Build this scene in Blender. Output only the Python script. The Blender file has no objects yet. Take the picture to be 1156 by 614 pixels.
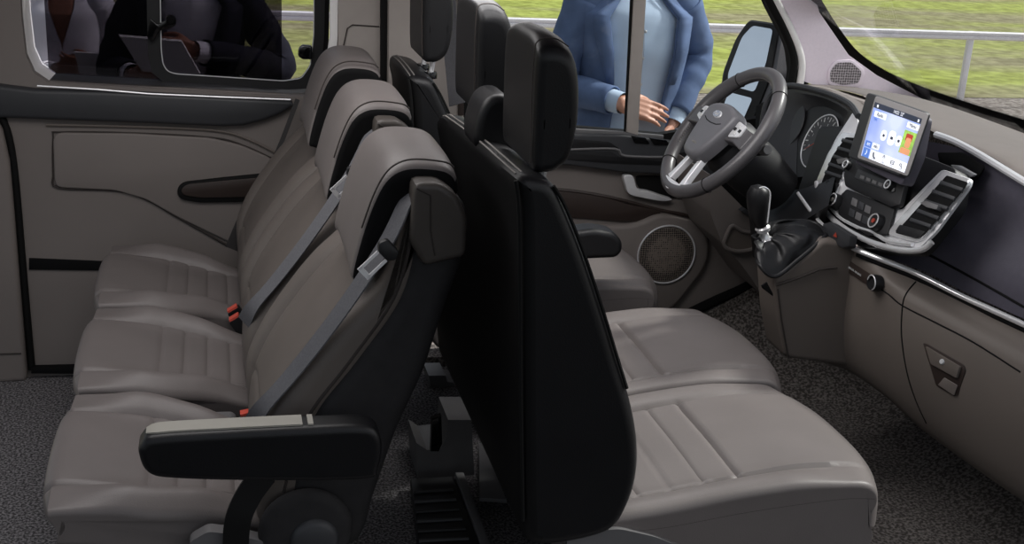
import bpy, bmesh, math, random
from mathutils import Vector as V, Matrix
random.seed(7)
PI = math.pi
COL = bpy.context.scene.collection

# ------------------------------------------------------------------ camera
FPX, YAW, PITCH, ROLL, EYE = 1371.0, -14.3, 18.5, 3.45, V((0, 0, 1.434))
_y, _p, _r = map(math.radians, (YAW, PITCH, ROLL))
FW = V((math.sin(-_y)*math.cos(_p), math.cos(_y)*math.cos(_p), -math.sin(_p)))
_rt = V((math.cos(_y), math.sin(_y), 0))
_up = _rt.cross(FW)
RT = _rt*math.cos(_r) + _up*math.sin(_r)
UP = RT.cross(FW)

def ray(u, v):
    return FW + RT*((u-578)/FPX) + UP*((307-v)/FPX)
def at(u, v, X=None, Y=None, Z=None):
    d = ray(u, v)
    t = (X-EYE.x)/d.x if X is not None else (Y-EYE.y)/d.y if Y is not None else (Z-EYE.z)/d.z
    return EYE + d*t
def atp(u, v, o, n):
    d = ray(u, v)
    return EYE + d*((V(o)-EYE).dot(n)/d.dot(n))
def xz(pts, Y):
    return [(p.x, p.z) for p in (at(u, v, Y=Y) for u, v in pts)]

cam_d = bpy.data.cameras.new('camera'); cam = bpy.data.objects.new('camera', cam_d); COL.objects.link(cam)
cam_d.sensor_width = 36; cam_d.lens = FPX*36/1156; cam_d.clip_start = 0.05; cam_d.clip_end = 500
cam.matrix_world = Matrix(((RT.x, UP.x, -FW.x, EYE.x), (RT.y, UP.y, -FW.y, EYE.y), (RT.z, UP.z, -FW.z, EYE.z), (0, 0, 0, 1)))
bpy.context.scene.camera = cam

# --------------------------------------------------------------- materials
def lin(c):
    return tuple((x/255/12.92 if x <= 10 else ((x/255+.055)/1.055)**2.4) for x in c) + (1,)
def mat(name, rgb, rough=.5, metal=0, var=.06, scale=30, bump=0, bscale=200, spec=.5, coat=0, emit=0):
    m = bpy.data.materials.new(name); m.use_nodes = True
    nt = m.node_tree; b = nt.nodes['Principled BSDF']; L = nt.links.new
    c = lin(rgb)
    tc = nt.nodes.new('ShaderNodeTexCoord')
    n = nt.nodes.new('ShaderNodeTexNoise'); n.inputs['Scale'].default_value = scale; n.inputs['Detail'].default_value = 4
    L(tc.outputs['Object'], n.inputs['Vector'])
    r = nt.nodes.new('ShaderNodeValToRGB')
    r.color_ramp.elements[0].position = .3; r.color_ramp.elements[1].position = .7
    r.color_ramp.elements[0].color = tuple(x*(1-var) for x in c[:3])+(1,)
    r.color_ramp.elements[1].color = tuple(min(1, x*(1+var)) for x in c[:3])+(1,)
    L(n.outputs['Fac'], r.inputs['Fac']); L(r.outputs['Color'], b.inputs['Base Color'])
    b.inputs['Roughness'].default_value = rough; b.inputs['Metallic'].default_value = metal
    b.inputs['Specular IOR Level'].default_value = spec
    if coat: b.inputs['Coat Weight'].default_value = coat; b.inputs['Coat Roughness'].default_value = .15
    if emit:
        L(r.outputs['Color'], b.inputs['Emission Color']); b.inputs['Emission Strength'].default_value = emit
    if bump:
        n2 = nt.nodes.new('ShaderNodeTexNoise'); n2.inputs['Scale'].default_value = bscale; n2.inputs['Detail'].default_value = 3
        L(tc.outputs['Object'], n2.inputs['Vector'])
        bp = nt.nodes.new('ShaderNodeBump'); bp.inputs['Strength'].default_value = bump; bp.inputs['Distance'].default_value = .004
        L(n2.outputs['Fac'], bp.inputs['Height']); L(bp.outputs['Normal'], b.inputs['Normal'])
    return m
def glass_mat(name, tint, refl=.06):
    m = bpy.data.materials.new(name); m.use_nodes = True
    nt = m.node_tree; nt.nodes.remove(nt.nodes['Principled BSDF']); L = nt.links.new
    out = nt.nodes['Material Output']
    tr = nt.nodes.new('ShaderNodeBsdfTransparent'); tr.inputs['Color'].default_value = lin(tint)
    gl = nt.nodes.new('ShaderNodeBsdfGlossy'); gl.inputs['Roughness'].default_value = .02
    gl.inputs['Color'].default_value = (.9, .92, .95, 1)
    lw = nt.nodes.new('ShaderNodeLayerWeight'); lw.inputs['Blend'].default_value = .25
    mu = nt.nodes.new('ShaderNodeMath'); mu.operation = 'MULTIPLY_ADD'; mu.inputs[1].default_value = .15; mu.inputs[2].default_value = refl*.3
    L(lw.outputs['Fresnel'], mu.inputs[0])
    mx = nt.nodes.new('ShaderNodeMixShader')
    L(mu.outputs[0], mx.inputs[0]); L(tr.outputs[0], mx.inputs[1]); L(gl.outputs[0], mx.inputs[2]); L(mx.outputs[0], out.inputs[0])
    return m
def speckle_mat(name, a, b, scale, rough=.95, bump=.6):
    m = mat(name, a, rough, var=0, scale=scale, bump=bump, bscale=scale*1.2, spec=.1)
    r = [n for n in m.node_tree.nodes if n.type == 'VALTORGB'][0]
    r.color_ramp.elements[0].color = lin(a); r.color_ramp.elements[1].color = lin(b)
    r.color_ramp.elements[0].position = .42; r.color_ramp.elements[1].position = .62
    return m

M = {}
M['leather'] = mat('taupe leather', (107, 101, 99), .46, var=.05, scale=9, bump=.10, bscale=420, spec=.4)
M['leather_back'] = mat('dark taupe leather', (96, 89, 84), .5, var=.05, scale=9, bump=.10, bscale=420, spec=.4)
M['black'] = mat('black leather', (20, 20, 22), .42, var=.1, scale=12, bump=.08, bscale=420, spec=.35)
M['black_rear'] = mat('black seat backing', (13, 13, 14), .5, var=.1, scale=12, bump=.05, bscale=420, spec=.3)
M['side'] = mat('charcoal fabric', (42, 41, 42), .7, var=.12, scale=40, bump=.15, bscale=500, spec=.25)
M['plastic'] = mat('black plastic', (24, 24, 26), .5, var=.08, bump=.05, bscale=600, spec=.4)
M['soft_black'] = mat('matte black', (9, 9, 10), .8, var=.1, spec=.2)
M['gloss'] = mat('gloss black', (10, 10, 12), .12, var=.05, spec=.5)
M['slate'] = mat('slate plastic', (50, 51, 54), .5, var=.05, bump=.05, bscale=500)
M['grey'] = mat('grey plastic', (96, 95, 96), .55, var=.06)
M['beige'] = mat('taupe trim plastic', (121, 114, 110), .55, var=.03, scale=5, bump=.05, bscale=600, spec=.35)
M['beige_dark'] = mat('dark taupe dashboard', (104, 96, 90), .55, var=.04, scale=6, bump=.06, bscale=600, spec=.35)
M['dash_top'] = mat('taupe dashboard top', (116, 108, 103), .5, var=.05, scale=20, bump=.12, bscale=500, spec=.4)
M['navy'] = mat('blue black dashboard panel', (84, 81, 92), .5, var=.06, scale=60, bump=.12, bscale=700, spec=.4)
M['brown'] = mat('dark brown inlay', (52, 42, 38), .5, var=.06)
M['white_trim'] = mat('white painted reveal', (246, 244, 242), .45, var=.02)
M['lavender'] = mat('pale grey pillar fabric', (242, 230, 240), .75, var=.03, scale=120, bump=.08, bscale=700)
M['pillar'] = mat('grey pillar plastic', (168, 160, 154), .6, var=.03)
M['silver'] = mat('satin silver', (232, 232, 234), .3, metal=.35, var=.03)
M['chrome'] = mat('chrome', (245, 245, 246), .18, metal=.6, var=.02)
M['rubber'] = mat('black rubber', (10, 10, 10), .75, var=.1, spec=.25)
M['carpet'] = speckle_mat('speckled grey carpet', (66, 64, 65), (138, 135, 136), 170)
M['carpet_dark'] = speckle_mat('dark footwell carpet', (76, 72, 69), (138, 132, 128), 130)
M['belt'] = mat('grey belt webbing', (92, 92, 96), .6, var=.15, scale=300, bump=.2, bscale=900)
M['belt_dark'] = mat('dark belt webbing', (26, 23, 23), .65, var=.15, scale=300, bump=.2, bscale=900)
M['red'] = mat('red button', (214, 88, 72), .4, var=.04)
M['thread'] = mat('pale stitching', (120, 116, 112), .7, var=.1)
M['stitch_dark'] = mat('dark seam thread', (52, 46, 43), .8, var=.1)
M['glass'] = glass_mat('clear glass', (250, 252, 252), .03)
M['glass_rear'] = glass_mat('smoked glass', (226, 226, 230), .03)
M['glass_dark'] = glass_mat('dark overlay sheet tint', (158, 155, 160), .02)  # tint of the added darkening sheet over the rear window
M['mirror'] = mat('mirror glass', (225, 232, 240), .04, metal=1, var=.01)
M['frit'] = mat('black frit', (6, 6, 7), .95, var=.05, spec=.05)
M['rail'] = mat('galvanised rail', (244, 242, 246), .5, metal=.1, var=.05)
M['skin'] = mat('skin', (205, 150, 125), .5, var=.05, scale=20)
M['skin_tan'] = mat('tanned skin', (150, 98, 74), .5, var=.05, scale=20)
M['hair'] = mat('brown hair', (52, 36, 26), .6, var=.3, scale=80)
M['hair_fair'] = mat('fair hair', (150, 116, 76), .6, var=.25, scale=80)
M['blazer'] = mat('blue blazer cloth', (100, 119, 154), .85, var=.18, scale=14, bump=.2, bscale=500, spec=.15)
M['shirt'] = mat('light blue shirt cloth', (198, 218, 240), .8, var=.08, scale=10, spec=.2)
M['jeans'] = mat('blue jeans', (84, 102, 134), .9, var=.15, scale=60, spec=.1)
M['suit'] = mat('dark suit cloth', (34, 34, 44), .85, var=.15, scale=14, spec=.15)
M['shirt_white'] = mat('white shirt cloth', (222, 220, 224), .8, var=.05, scale=10, spec=.2)
M['paper'] = mat('white paper', (226, 224, 220), .7, var=.03)
M['tablet'] = mat('pale grey notebook cover', (150, 154, 164), .5, var=.05)
M['shoe'] = mat('brown shoe leather', (70, 45, 32), .4, var=.1)
M['ui_dark'] = mat('screen dark', (44, 50, 64), .3, var=.01, emit=.7)
M['ui_white'] = mat('screen white', (228, 231, 238), .3, var=.01, emit=.7)
M['ui_blue'] = mat('screen blue button', (82, 118, 190), .3, var=.01, emit=.7)
M['ui_green'] = mat('screen picture green', (150, 190, 90), .3, var=.25, scale=90, emit=.6)
M['ui_face'] = mat('screen picture skin', (214, 150, 110), .3, var=.05, emit=.6)
M['ui_hair'] = mat('screen picture red', (170, 60, 50), .3, var=.05, emit=.6)
M['amber'] = mat('dial red mark', (160, 64, 50), .4, var=.03)
M['mark'] = mat('white marking', (205, 205, 205), .5, var=.02)
M['mark_grey'] = mat('grey marking', (140, 136, 130), .5, var=.02)
M['blue_oval'] = mat('emblem face', (190, 194, 204), .2, metal=.7, var=.02)
M['wheel'] = mat('grey black wheel leather', (78, 76, 78), .36, var=.05, bump=.06, bscale=600, spec=.5)
M['hubgrey'] = mat('satin grey hub plastic', (100, 99, 103), .4, var=.03)
M['cap'] = mat('dark brown black leather', (70, 65, 61), .45, var=.06, bump=.06, bscale=420, spec=.4)
M['bezel'] = mat('light grey screen bezel', (150, 147, 147), .4, var=.02)
M['pale_inlay'] = mat('pale armrest pad', (150, 147, 138), .5, var=.05)

def screen_bg():
    m = bpy.data.materials.new('screen blue gradient'); m.use_nodes = True
    nt = m.node_tree; b = nt.nodes['Principled BSDF']; L = nt.links.new
    tc = nt.nodes.new('ShaderNodeTexCoord'); n = nt.nodes.new('ShaderNodeTexNoise'); n.inputs['Scale'].default_value = 9
    L(tc.outputs['Object'], n.inputs['Vector'])
    r = nt.nodes.new('ShaderNodeValToRGB'); r.color_ramp.elements[0].color = lin((128, 150, 214)); r.color_ramp.elements[1].color = lin((196, 206, 240))
    r.color_ramp.elements[0].position = .35; r.color_ramp.elements[1].position = .7
    L(n.outputs['Fac'], r.inputs[0]); L(r.outputs[0], b.inputs['Base Color']); L(r.outputs[0], b.inputs['Emission Color'])
    b.inputs['Emission Strength'].default_value = .6; b.inputs['Roughness'].default_value = .25
    return m
M['ui_bg'] = screen_bg()

def dots_mat(name, a, b, scale):
    m = mat(name, a, .6, var=0)
    nt = m.node_tree; L = nt.links.new; bs = nt.nodes['Principled BSDF']
    tc = [n for n in nt.nodes if n.type == 'TEX_COORD'][0]
    vo = nt.nodes.new('ShaderNodeTexVoronoi'); vo.inputs['Scale'].default_value = scale; vo.inputs['Randomness'].default_value = .15
    L(tc.outputs['Object'], vo.inputs['Vector'])
    r = nt.nodes.new('ShaderNodeValToRGB'); r.color_ramp.elements[0].color = lin(b); r.color_ramp.elements[1].color = lin(a)
    r.color_ramp.elements[0].position = .38; r.color_ramp.elements[1].position = .5
    L(vo.outputs['Distance'], r.inputs[0]); L(r.outputs[0], bs.inputs['Base Color'])
    return m
M['grille'] = dots_mat('perforated speaker grille', (120, 110, 102), (28, 25, 24), 150)
M['grille_pale'] = dots_mat('perforated tweeter grille', (190, 182, 186), (96, 90, 92), 130)

# ----------------------------------------------------------------- helpers
WL = {}
def mk(name, bm, m, parent=None, smooth=40, kind=None, label=None):
    off = WL.get(parent.name, V((0, 0, 0))) if parent else V((0, 0, 0))
    if off.length: bmesh.ops.translate(bm, verts=bm.verts, vec=-off)
    me = bpy.data.meshes.new(name); bm.to_mesh(me); bm.free()
    o = bpy.data.objects.new(name, me); COL.objects.link(o)
    for x in (m if isinstance(m, (list, tuple)) else [m]): me.materials.append(x)
    if smooth:
        me.shade_smooth(); me.set_sharp_from_angle(angle=math.radians(smooth))
    if parent: o.parent = parent; WL[o.name] = off
    if kind: o['kind'] = kind
    if label: o['label'] = label
    return o
def thing(name, loc, label, cat, group=None, kind=None):
    o = bpy.data.objects.new(name, None); COL.objects.link(o); o.location = loc; o.empty_display_size = .1
    WL[o.name] = V(loc); o['label'] = label; o['category'] = cat
    if group: o['group'] = group
    if kind: o['kind'] = kind
    return o
def tag(o, label, cat, group=None, kind=None):
    o['label'] = label; o['category'] = cat
    if group: o['group'] = group
    if kind: o['kind'] = kind
    return o

def cr(pts, n=6, closed=True):
    P = [V(p) for p in pts]; N = len(P); out = []
    rng = range(N) if closed else range(N-1)
    for i in rng:
        if closed: a, b, c, d = P[i-1], P[i], P[(i+1) % N], P[(i+2) % N]
        else: a, b, c, d = P[max(i-1, 0)], P[i], P[i+1], P[min(i+2, N-1)]
        for k in range(n):
            t = k/n
            out.append(.5*((2*b)+(c-a)*t+(2*a-5*b+4*c-d)*t*t+(3*b-a-3*c+d)*t**3))
    if not closed: out.append(P[-1])
    return out
def rnd(pts, r, n=5):
    """round the corners of a closed polygon (2D or 3D points)"""
    P = [V(p) for p in pts]; N = len(P); out = []
    rr = r if isinstance(r, (list, tuple)) else [r]*N
    for i in range(N):
        a, b, c = P[i-1], P[i], P[(i+1) % N]
        if rr[i] <= 0: out.append(b); continue
        k1 = min(rr[i], (a-b).length*.48); k2 = min(rr[i], (c-b).length*.48)
        p, q = b+(a-b).normalized()*k1, b+(c-b).normalized()*k2
        for j in range(n+1):
            t = j/n; out.append(p*(1-t)**2+b*2*t*(1-t)+q*t*t)
    return out
def resample(P, h, closed=True):
    P = [V(p) for p in P]
    Q = P+[P[0]] if closed else P
    L = [0]
    for a, b in zip(Q, Q[1:]): L.append(L[-1]+(b-a).length)
    n = max(4, int(round(L[-1]/h))); out = []; j = 0
    for i in range(n if closed else n+1):
        s = L[-1]*i/n
        while j < len(Q)-2 and L[j+1] < s: j += 1
        d = L[j+1]-L[j]; t = (s-L[j])/d if d > 1e-9 else 0
        out.append(Q[j].lerp(Q[j+1], t))
    return out
def area2(P):
    return sum(P[i-1][0]*P[i][1]-P[i][0]*P[i-1][1] for i in range(len(P)))/2

def soft(prof, y0, y1, r=.03, h=.008, ny=24, disp=None, matf=None, capm=0, ang=6, shrink=None, ymod=None):
    """upholstered body: an xz profile swept along y, ends rounded by r, surface pushed along its normal by disp"""
    P = resample([(p[0], p[1]) for p in prof], h); N = len(P)
    if area2(P) < 0: P.reverse()
    nrm = []
    for i in range(N):
        t = P[(i+1) % N]-P[i-1]; nrm.append(V((t.y, -t.x)).normalized())
    for _ in range(4): nrm = [(nrm[i-1]+nrm[i]*2+nrm[(i+1) % N]).normalized() for i in range(N)]
    layers = [(y0, r+.0015)]
    for k in range(ang+1):
        a = k/ang*PI/2; layers.append((y0+r*(1-math.cos(a)), r*(1-math.sin(a))))
    for k in range(1, ny): layers.append((y0+r+(y1-y0-2*r)*k/ny, 0))
    for k in range(ang+1):
        a = PI/2-k/ang*PI/2; layers.append((y1-r*(1-math.cos(a)), r*(1-math.sin(a))))
    layers.append((y1, r+.0015))
    bm = bmesh.new(); rings = []
    for y, ins in layers:
        t = (y-y0)/(y1-y0); ring = []
        for i in range(N):
            d = (disp(P[i].x, P[i].y, nrm[i].x, nrm[i].y, t) if disp else 0)-ins
            q = P[i]+nrm[i]*d
            if shrink: q = shrink(q, t)
            ring.append(bm.verts.new((q.x, ymod(q.x, q.y, t, y) if ymod else y, q.y)))
        rings.append(ring)
    for j in range(len(rings)-1):
        for i in range(N):
            i2 = (i+1) % N
            f = bm.faces.new((rings[j][i], rings[j][i2], rings[j+1][i2], rings[j+1][i]))
            if matf: f.material_index = matf(P[i].x, P[i].y, nrm[i].x, nrm[i].y, j/(len(rings)-1))
    for ring in (rings[0], rings[-1]):
        f = bm.faces.new(ring); f.material_index = capm
    bmesh.ops.recalc_face_normals(bm, faces=bm.faces)
    return bm

def prism(bm, pts, vec, bev=0, seg=2, mi=0):
    """closed 3D polygon extruded by vec, rim of the far face bevelled"""
    vec = V(vec)
    vs = [bm.verts.new(V(p)) for p in pts]
    try: f = bm.faces.new(vs)
    except ValueError: return
    f.material_index = mi
    r = bmesh.ops.extrude_face_region(bm, geom=[f])
    nv = [e for e in r['geom'] if isinstance(e, bmesh.types.BMVert)]
    bmesh.ops.translate(bm, verts=nv, vec=vec)
    nf = [e for e in r['geom'] if isinstance(e, bmesh.types.BMFace)]
    bm.normal_update()
    fs = set(nf) | {f}
    for v in nv: fs |= set(v.link_faces)
    for x in fs: x.material_index = mi
    bmesh.ops.recalc_face_normals(bm, faces=list(fs))
    if bev:
        ed = list(nf[0].edges)
        bmesh.ops.bevel(bm, geom=ed, offset=bev, segments=seg, profile=.5, affect='EDGES', clamp_overlap=True)
def slab(pts, vec, bev=0, seg=2):
    bm = bmesh.new(); prism(bm, pts, vec, bev, seg); return bm
def boxbm(x0, x1, y0, y1, z0, z1, bev=.004, seg=2, bm=None):
    b = bmesh.new()
    bmesh.ops.create_cube(b, size=1)
    for v in b.verts:
        v.co = V((x0+(v.co.x+.5)*(x1-x0), y0+(v.co.y+.5)*(y1-y0), z0+(v.co.z+.5)*(z1-z0)))
    if bev: bmesh.ops.bevel(b, geom=list(b.edges), offset=bev, segments=seg, profile=.5, affect='EDGES', clamp_overlap=True)
    if bm is None: return b
    join(bm, b); return bm
def join(bm, b):
    me = bpy.data.meshes.new('tmp'); b.to_mesh(me); b.free(); bm.from_mesh(me); bpy.data.meshes.remove(me)
def frame_at(d, ref=None):
    d = d.normalized(); ref = ref or (V((0, 0, 1)) if abs(d.z) < .9 else V((1, 0, 0)))
    a = d.cross(ref).normalized(); b = a.cross(d).normalized()
    return a, b
def tube(bm, pts, r, n=10, closed=False, caps=True, flat=None):
    """round tube along 3D points; r number or list"""
    P = [V(p) for p in pts]; N = len(P)
    R = r if isinstance(r, (list, tuple)) else [r]*N
    rings = []; a = None
    for i in range(N):
        if closed: d = P[(i+1) % N]-P[i-1]
        else: d = P[min(i+1, N-1)]-P[max(i-1, 0)]
        d.normalize()
        if a is None: a, b = frame_at(d)
        else:
            a = (a-d*a.dot(d)).normalized()
            b = d.cross(a)
        b = d.cross(a).normalized()
        k2 = flat if flat else 1
        rings.append([bm.verts.new(P[i]+(a*math.cos(t)+b*k2*math.sin(t))*R[i]) for t in (2*PI*k/n for k in range(n))])
    M_ = N if closed else N-1
    for i in range(M_):
        A, B = rings[i], rings[(i+1) % N]
        for k in range(n): bm.faces.new((A[k], A[(k+1) % n], B[(k+1) % n], B[k]))
    if not closed and caps:
        for ring, p, s in ((rings[0], P[0], -1), (rings[-1], P[-1], 1)):
            bm.faces.new(ring if s > 0 else ring[::-1])
    return bm
def tubebm(pts, r, n=10, closed=False): 
    bm = bmesh.new(); tube(bm, pts, r, n, closed); bmesh.ops.recalc_face_normals(bm, faces=bm.faces); return bm
def ribbon(pts, wdir, w, th=.0015):
    """flat strap"""
    bm = bmesh.new(); P = [V(p) for p in pts]; N = len(P); rings = []
    for i in range(N):
        d = (P[min(i+1, N-1)]-P[max(i-1, 0)]).normalized()
        wd = V(wdir[i]) if isinstance(wdir, list) else V(wdir)
        wd = (wd-d*wd.dot(d)).normalized(); nn = d.cross(wd)
        ww = w[i] if isinstance(w, (list, tuple)) else w
        rings.append([bm.verts.new(P[i]+wd*sx*ww/2+nn*sy*th) for sx, sy in ((-1, -1), (1, -1), (1, 1), (-1, 1))])
    for i in range(N-1):
        for k in range(4): bm.faces.new((rings[i][k], rings[i][(k+1) % 4], rings[i+1][(k+1) % 4], rings[i+1][k]))
    bm.faces.new(rings[0]); bm.faces.new(rings[-1][::-1])
    bmesh.ops.recalc_face_normals(bm, faces=bm.faces)
    return bm
def lathe(bm, prof, o, ax, n=28, mi=0):
    """prof = [(radius, height along ax)]"""
    ax = V(ax).normalized(); a, b = frame_at(ax); o = V(o); rings = []
    for r, hgt in prof:
        if r < 1e-6: rings.append([bm.verts.new(o+ax*hgt)]); continue
        rings.append([bm.verts.new(o+ax*hgt+(a*math.cos(2*PI*k/n)+b*math.sin(2*PI*k/n))*r) for k in range(n)])
    fs = []
    for A, B in zip(rings, rings[1:]):
        if len(A) == 1 and len(B) == 1: continue
        for k in range(n):
            k2 = (k+1) % n
            if len(A) == 1: fs.append(bm.faces.new((A[0], B[k], B[k2])))
            elif len(B) == 1: fs.append(bm.faces.new((A[k], A[k2], B[0])))
            else: fs.append(bm.faces.new((A[k], A[k2], B[k2], B[k])))
    for f in fs: f.material_index = mi
    bmesh.ops.recalc_face_normals(bm, faces=bm.faces)
    return bm
def lathebm(prof, o, ax, n=28): return lathe(bmesh.new(), prof, o, ax, n)
def grid(rows, sub=1):
    """surface through rows of points (same count each)"""
    bm = bmesh.new(); G = [[bm.verts.new(p) for p in r] for r in rows]
    for A, B in zip(G, G[1:]):
        for k in range(len(A)-1): bm.faces.new((A[k], A[k+1], B[k+1], B[k]))
    return bm
def plate_holes(outer, holes, Y, th, bev=0):
    """flat xz panel at depth Y (front face) with holes, thickness th going +y"""
    bm = bmesh.new(); ed = []
    for loop in [outer]+holes:
        vs = [bm.verts.new((p[0], Y, p[1])) for p in loop]
        ed += [bm.edges.new((vs[i-1], vs[i])) for i in range(len(vs))]
    bmesh.ops.triangle_fill(bm, edges=ed, use_beauty=True)
    r = bmesh.ops.extrude_face_region(bm, geom=list(bm.faces))
    bmesh.ops.translate(bm, verts=[e for e in r['geom'] if isinstance(e, bmesh.types.BMVert)], vec=(0, th, 0))
    bmesh.ops.recalc_face_normals(bm, faces=bm.faces)
    return bm
def text(body, size, o, xdir, ydir, m, name, parent, ext=.0003, bold=False):
    c = bpy.data.curves.new('t', 'FONT'); c.body = body; c.size = size; c.extrude = ext; c.align_x = 'CENTER'; c.align_y = 'CENTER'
    ob = bpy.data.objects.new('t', c); COL.objects.link(ob)
    bpy.context.view_layer.update()
    me = bpy.data.meshes.new_from_object(ob.evaluated_get(bpy.context.evaluated_depsgraph_get()))
    bpy.data.objects.remove(ob); bpy.data.curves.remove(c)
    bm = bmesh.new(); bm.from_mesh(me); bpy.data.meshes.remove(me)
    x = V(xdir).normalized(); y = V(ydir); y = (y-x*y.dot(x)).normalized(); z = x.cross(y)
    bm.transform(Matrix(((x.x, y.x, z.x, o[0]), (x.y, y.y, z.y, o[1]), (x.z, y.z, z.z, o[2]), (0, 0, 0, 1))))
    return mk(name, bm, m, parent, smooth=0)
from mathutils.bvhtree import BVHTree
def bvh(*obs):
    vs, fs = [], []
    for o in obs:
        n = len(vs); L = WL.get(o.name, V((0, 0, 0)))
        vs += [v.co+L for v in o.data.vertices]; fs += [[i+n for i in p.vertices] for p in o.data.polygons]
    return BVHTree.FromPolygons(vs, fs)
def hit(t, u, v, off=.001, fall=None):
    d = ray(u, v).normalized(); r = t.ray_cast(EYE, d)
    if r[0] is None: return fall
    n = r[1] if r[1].dot(d) < 0 else -r[1]
    return r[0]+n*off
def hits(t, pts, off=.001):
    return [p for p in (hit(t, u, v, off) for u, v in pts) if p is not None]
def copy_tree(o, parent=None):
    c = o.copy(); COL.objects.link(c)
    if parent: c.parent = parent
    for ch in list(o.children): copy_tree(ch, c)
    return c
def gauss(x, c, s): return math.exp(-((x-c)/s)**2)
def sst(a, b, x):  # smooth step, also for a > b
    t = max(0, min(1, (x-a)/(b-a))); return t*t*(3-2*t)
# ======================================================== rear-facing seats
RP = .4735          # spacing of the three rear seats
GR = 'rear-facing passenger seats in a row'
def make_rear_seat():
    root = thing('cabin_chair', (.1, 2.02, 0), '', 'seat', GR)
    Y0, Y1 = 1.81, 2.262
    # cushion
    prof = cr([(-.268, .362), (-.292, .385), (-.288, .412), (-.258, .424), (-.16, .404), (-.02, .372), (.10, .347), (.17, .335), (.175, .30), (.0, .318), (-.2, .352)], 8)
    def disp(x, z, nx, nz, t):
        d = 0
        if nz > .3:
            w = sst(.3, .8, nz)
            bol = gauss(t, .09, .09)+gauss(t, .91, .09)
            d += w*.034*bol*sst(-.27, -.15, x)*(1-.75*sst(-.06, .08, x))
            d += w*.010*math.sin(PI*t)
            inner = sst(.17, .2, t)*(1-sst(.80, .83, t))
            for xs in (-.128, -.078, -.030, .018): d -= w*inner*.0035*gauss(x, xs, .0042)
            if x > -.128: d += w*inner*.0015*abs(math.sin((x+.128)/.049*PI))
            for ts in (.185, .815): d -= w*.007*gauss(t, ts, .011)
        if nx < -.3:
            d -= .035*abs(2*t-1)**5
        return d
    def taper(x, z, t, y): return y+.034*sst(-.14, .02, x)*(sst(.5, 0, t) if t < .5 else -sst(.5, 1, t))
    c = mk('cushion', soft(prof, Y0, Y1, .010, .0055, 64, disp, ymod=taper), M['leather'], root)
    base = soft(rnd([(-.245, .362), (.2, .315), (.2, .22), (-.1, .25), (-.215, .30)], .03), Y0+.015, Y1-.015, .015, .02, 6)
    mk('cushion_base', base, M['plastic'], c)
    # back: dark shell and taupe pad
    shell = cr([(.296, .885), (.272, .767), (.202, .658), (.131, .553), (.098, .43), (.10, .34), (.214, .316), (.25, .415), (.284, .528), (.325, .631), (.357, .746), (.383, .83), (.388, .89), (.37, .93), (.31, .935)], 6)
    s = mk('backrest', soft(shell, Y0, Y1, .03, .01, 16), M['side'], root, label='charcoal backrest shell with a taupe front pad')
    pad = cr([(.303, .925), (.284, .868), (.244, .77), (.160, .665), (.092, .56), (.058, .46), (.058, .37), (.12, .37), (.15, .55), (.222, .655), (.292, .765), (.315, .868), (.315, .93)], 6)
    def dpad(x, z, nx, nz, t):
        if nx > -.2: return 0
        w = sst(.2, .6, -nx)
        bol = gauss(t, .1, .1)+gauss(t, .9, .1)
        d = w*(.020*bol*sst(.40, .52, z)*(1-sst(.70, .82, z))+.006*math.sin(PI*t))
        inner = sst(.18, .2, t)*(1-sst(.80, .82, t))
        d -= w*inner*.004*gauss(z, .50, .005)
        for ts in (.19, .81): d -= w*.006*gauss(t, ts, .012)
        return d
    mk('backrest_pad', soft(pad, Y0+.004, Y1-.004, .022, .007, 50, dpad), M['leather_back'], s)
    mk('seam_piping', tubebm([(x-.004, Y0+.006, z) for x, z in cr([(.30, .868), (.274, .767), (.204, .658), (.133, .553), (.10, .43)], 5, False)], .0035, 6), M['stitch_dark'], s)
    # wrap-over headrest
    hp = cr([(.372, .968), (.352, .986), (.306, .991), (.276, .985), (.254, .966), (.236, .929), (.219, .876), (.205, .812), (.215, .800), (.243, .802), (.268, .864), (.284, .905), (.306, .930), (.369, .938)], 6)
    def hmat(x, z, nx, nz, t):
        outer = (nz > .25) or (nx < -.25)
        return 0 if outer and not (x > .25 and z < .94) and .12 < t < .88 else 1
    h = mk('headrest', soft(hp, Y0+.035, Y1-.125, .013, .007, 16, None, hmat, 1, shrink=lambda q, t: V((q.x, q.y-.018*abs(2*t-1)**4))), [M['leather'], M['soft_black']], root, label='taupe wrap-over headrest with black sides')
    mk('headrest_stitching', tubebm([(x, Y0+.038, z-.001) for x, z in cr([(.366, .974), (.352, .983), (.306, .988), (.277, .982), (.256, .964), (.238, .928), (.221, .876)], 4, False)], .0016, 5), M['stitch_dark'], h)
    for k in (-.05, .05):
        mk('headrest_post', tubebm([(.325, 2.0+k, .95), (.322, 2.0+k, .90)], .006, 8), M['chrome'], h)
    # seat frame
    for y in (1.87, 2.16): mk('frame_rail', boxbm(-.12, .22, y, y+.04, .20, .27, .008), M['grey'], root)
    for x in (-.08, .18):
        for y in (1.89, 2.18):
            mk('leg', slab([(x-.025, y-.018, .22), (x+.025, y-.018, .22), (x+.04, y-.018, .002), (x-.04, y-.018, .002)], (0, .036, 0), .005), M['plastic'], root)
    return root
SEAT = make_rear_seat()
mid = copy_tree(SEAT); mid.location.y += RP
far = copy_tree(SEAT); far.location.y += 2*RP
SEAT['label'] = 'rear-facing taupe leather seat nearest the camera, with a fold-down black armrest'
mid['label'] = 'middle rear-facing taupe leather seat, between the armrest seat and the wall seat'
far['label'] = 'rear-facing taupe leather seat farthest back, beside the side window'
for s_ in (mid, far):
    WL[s_.name] = V(s_.location)

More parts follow.
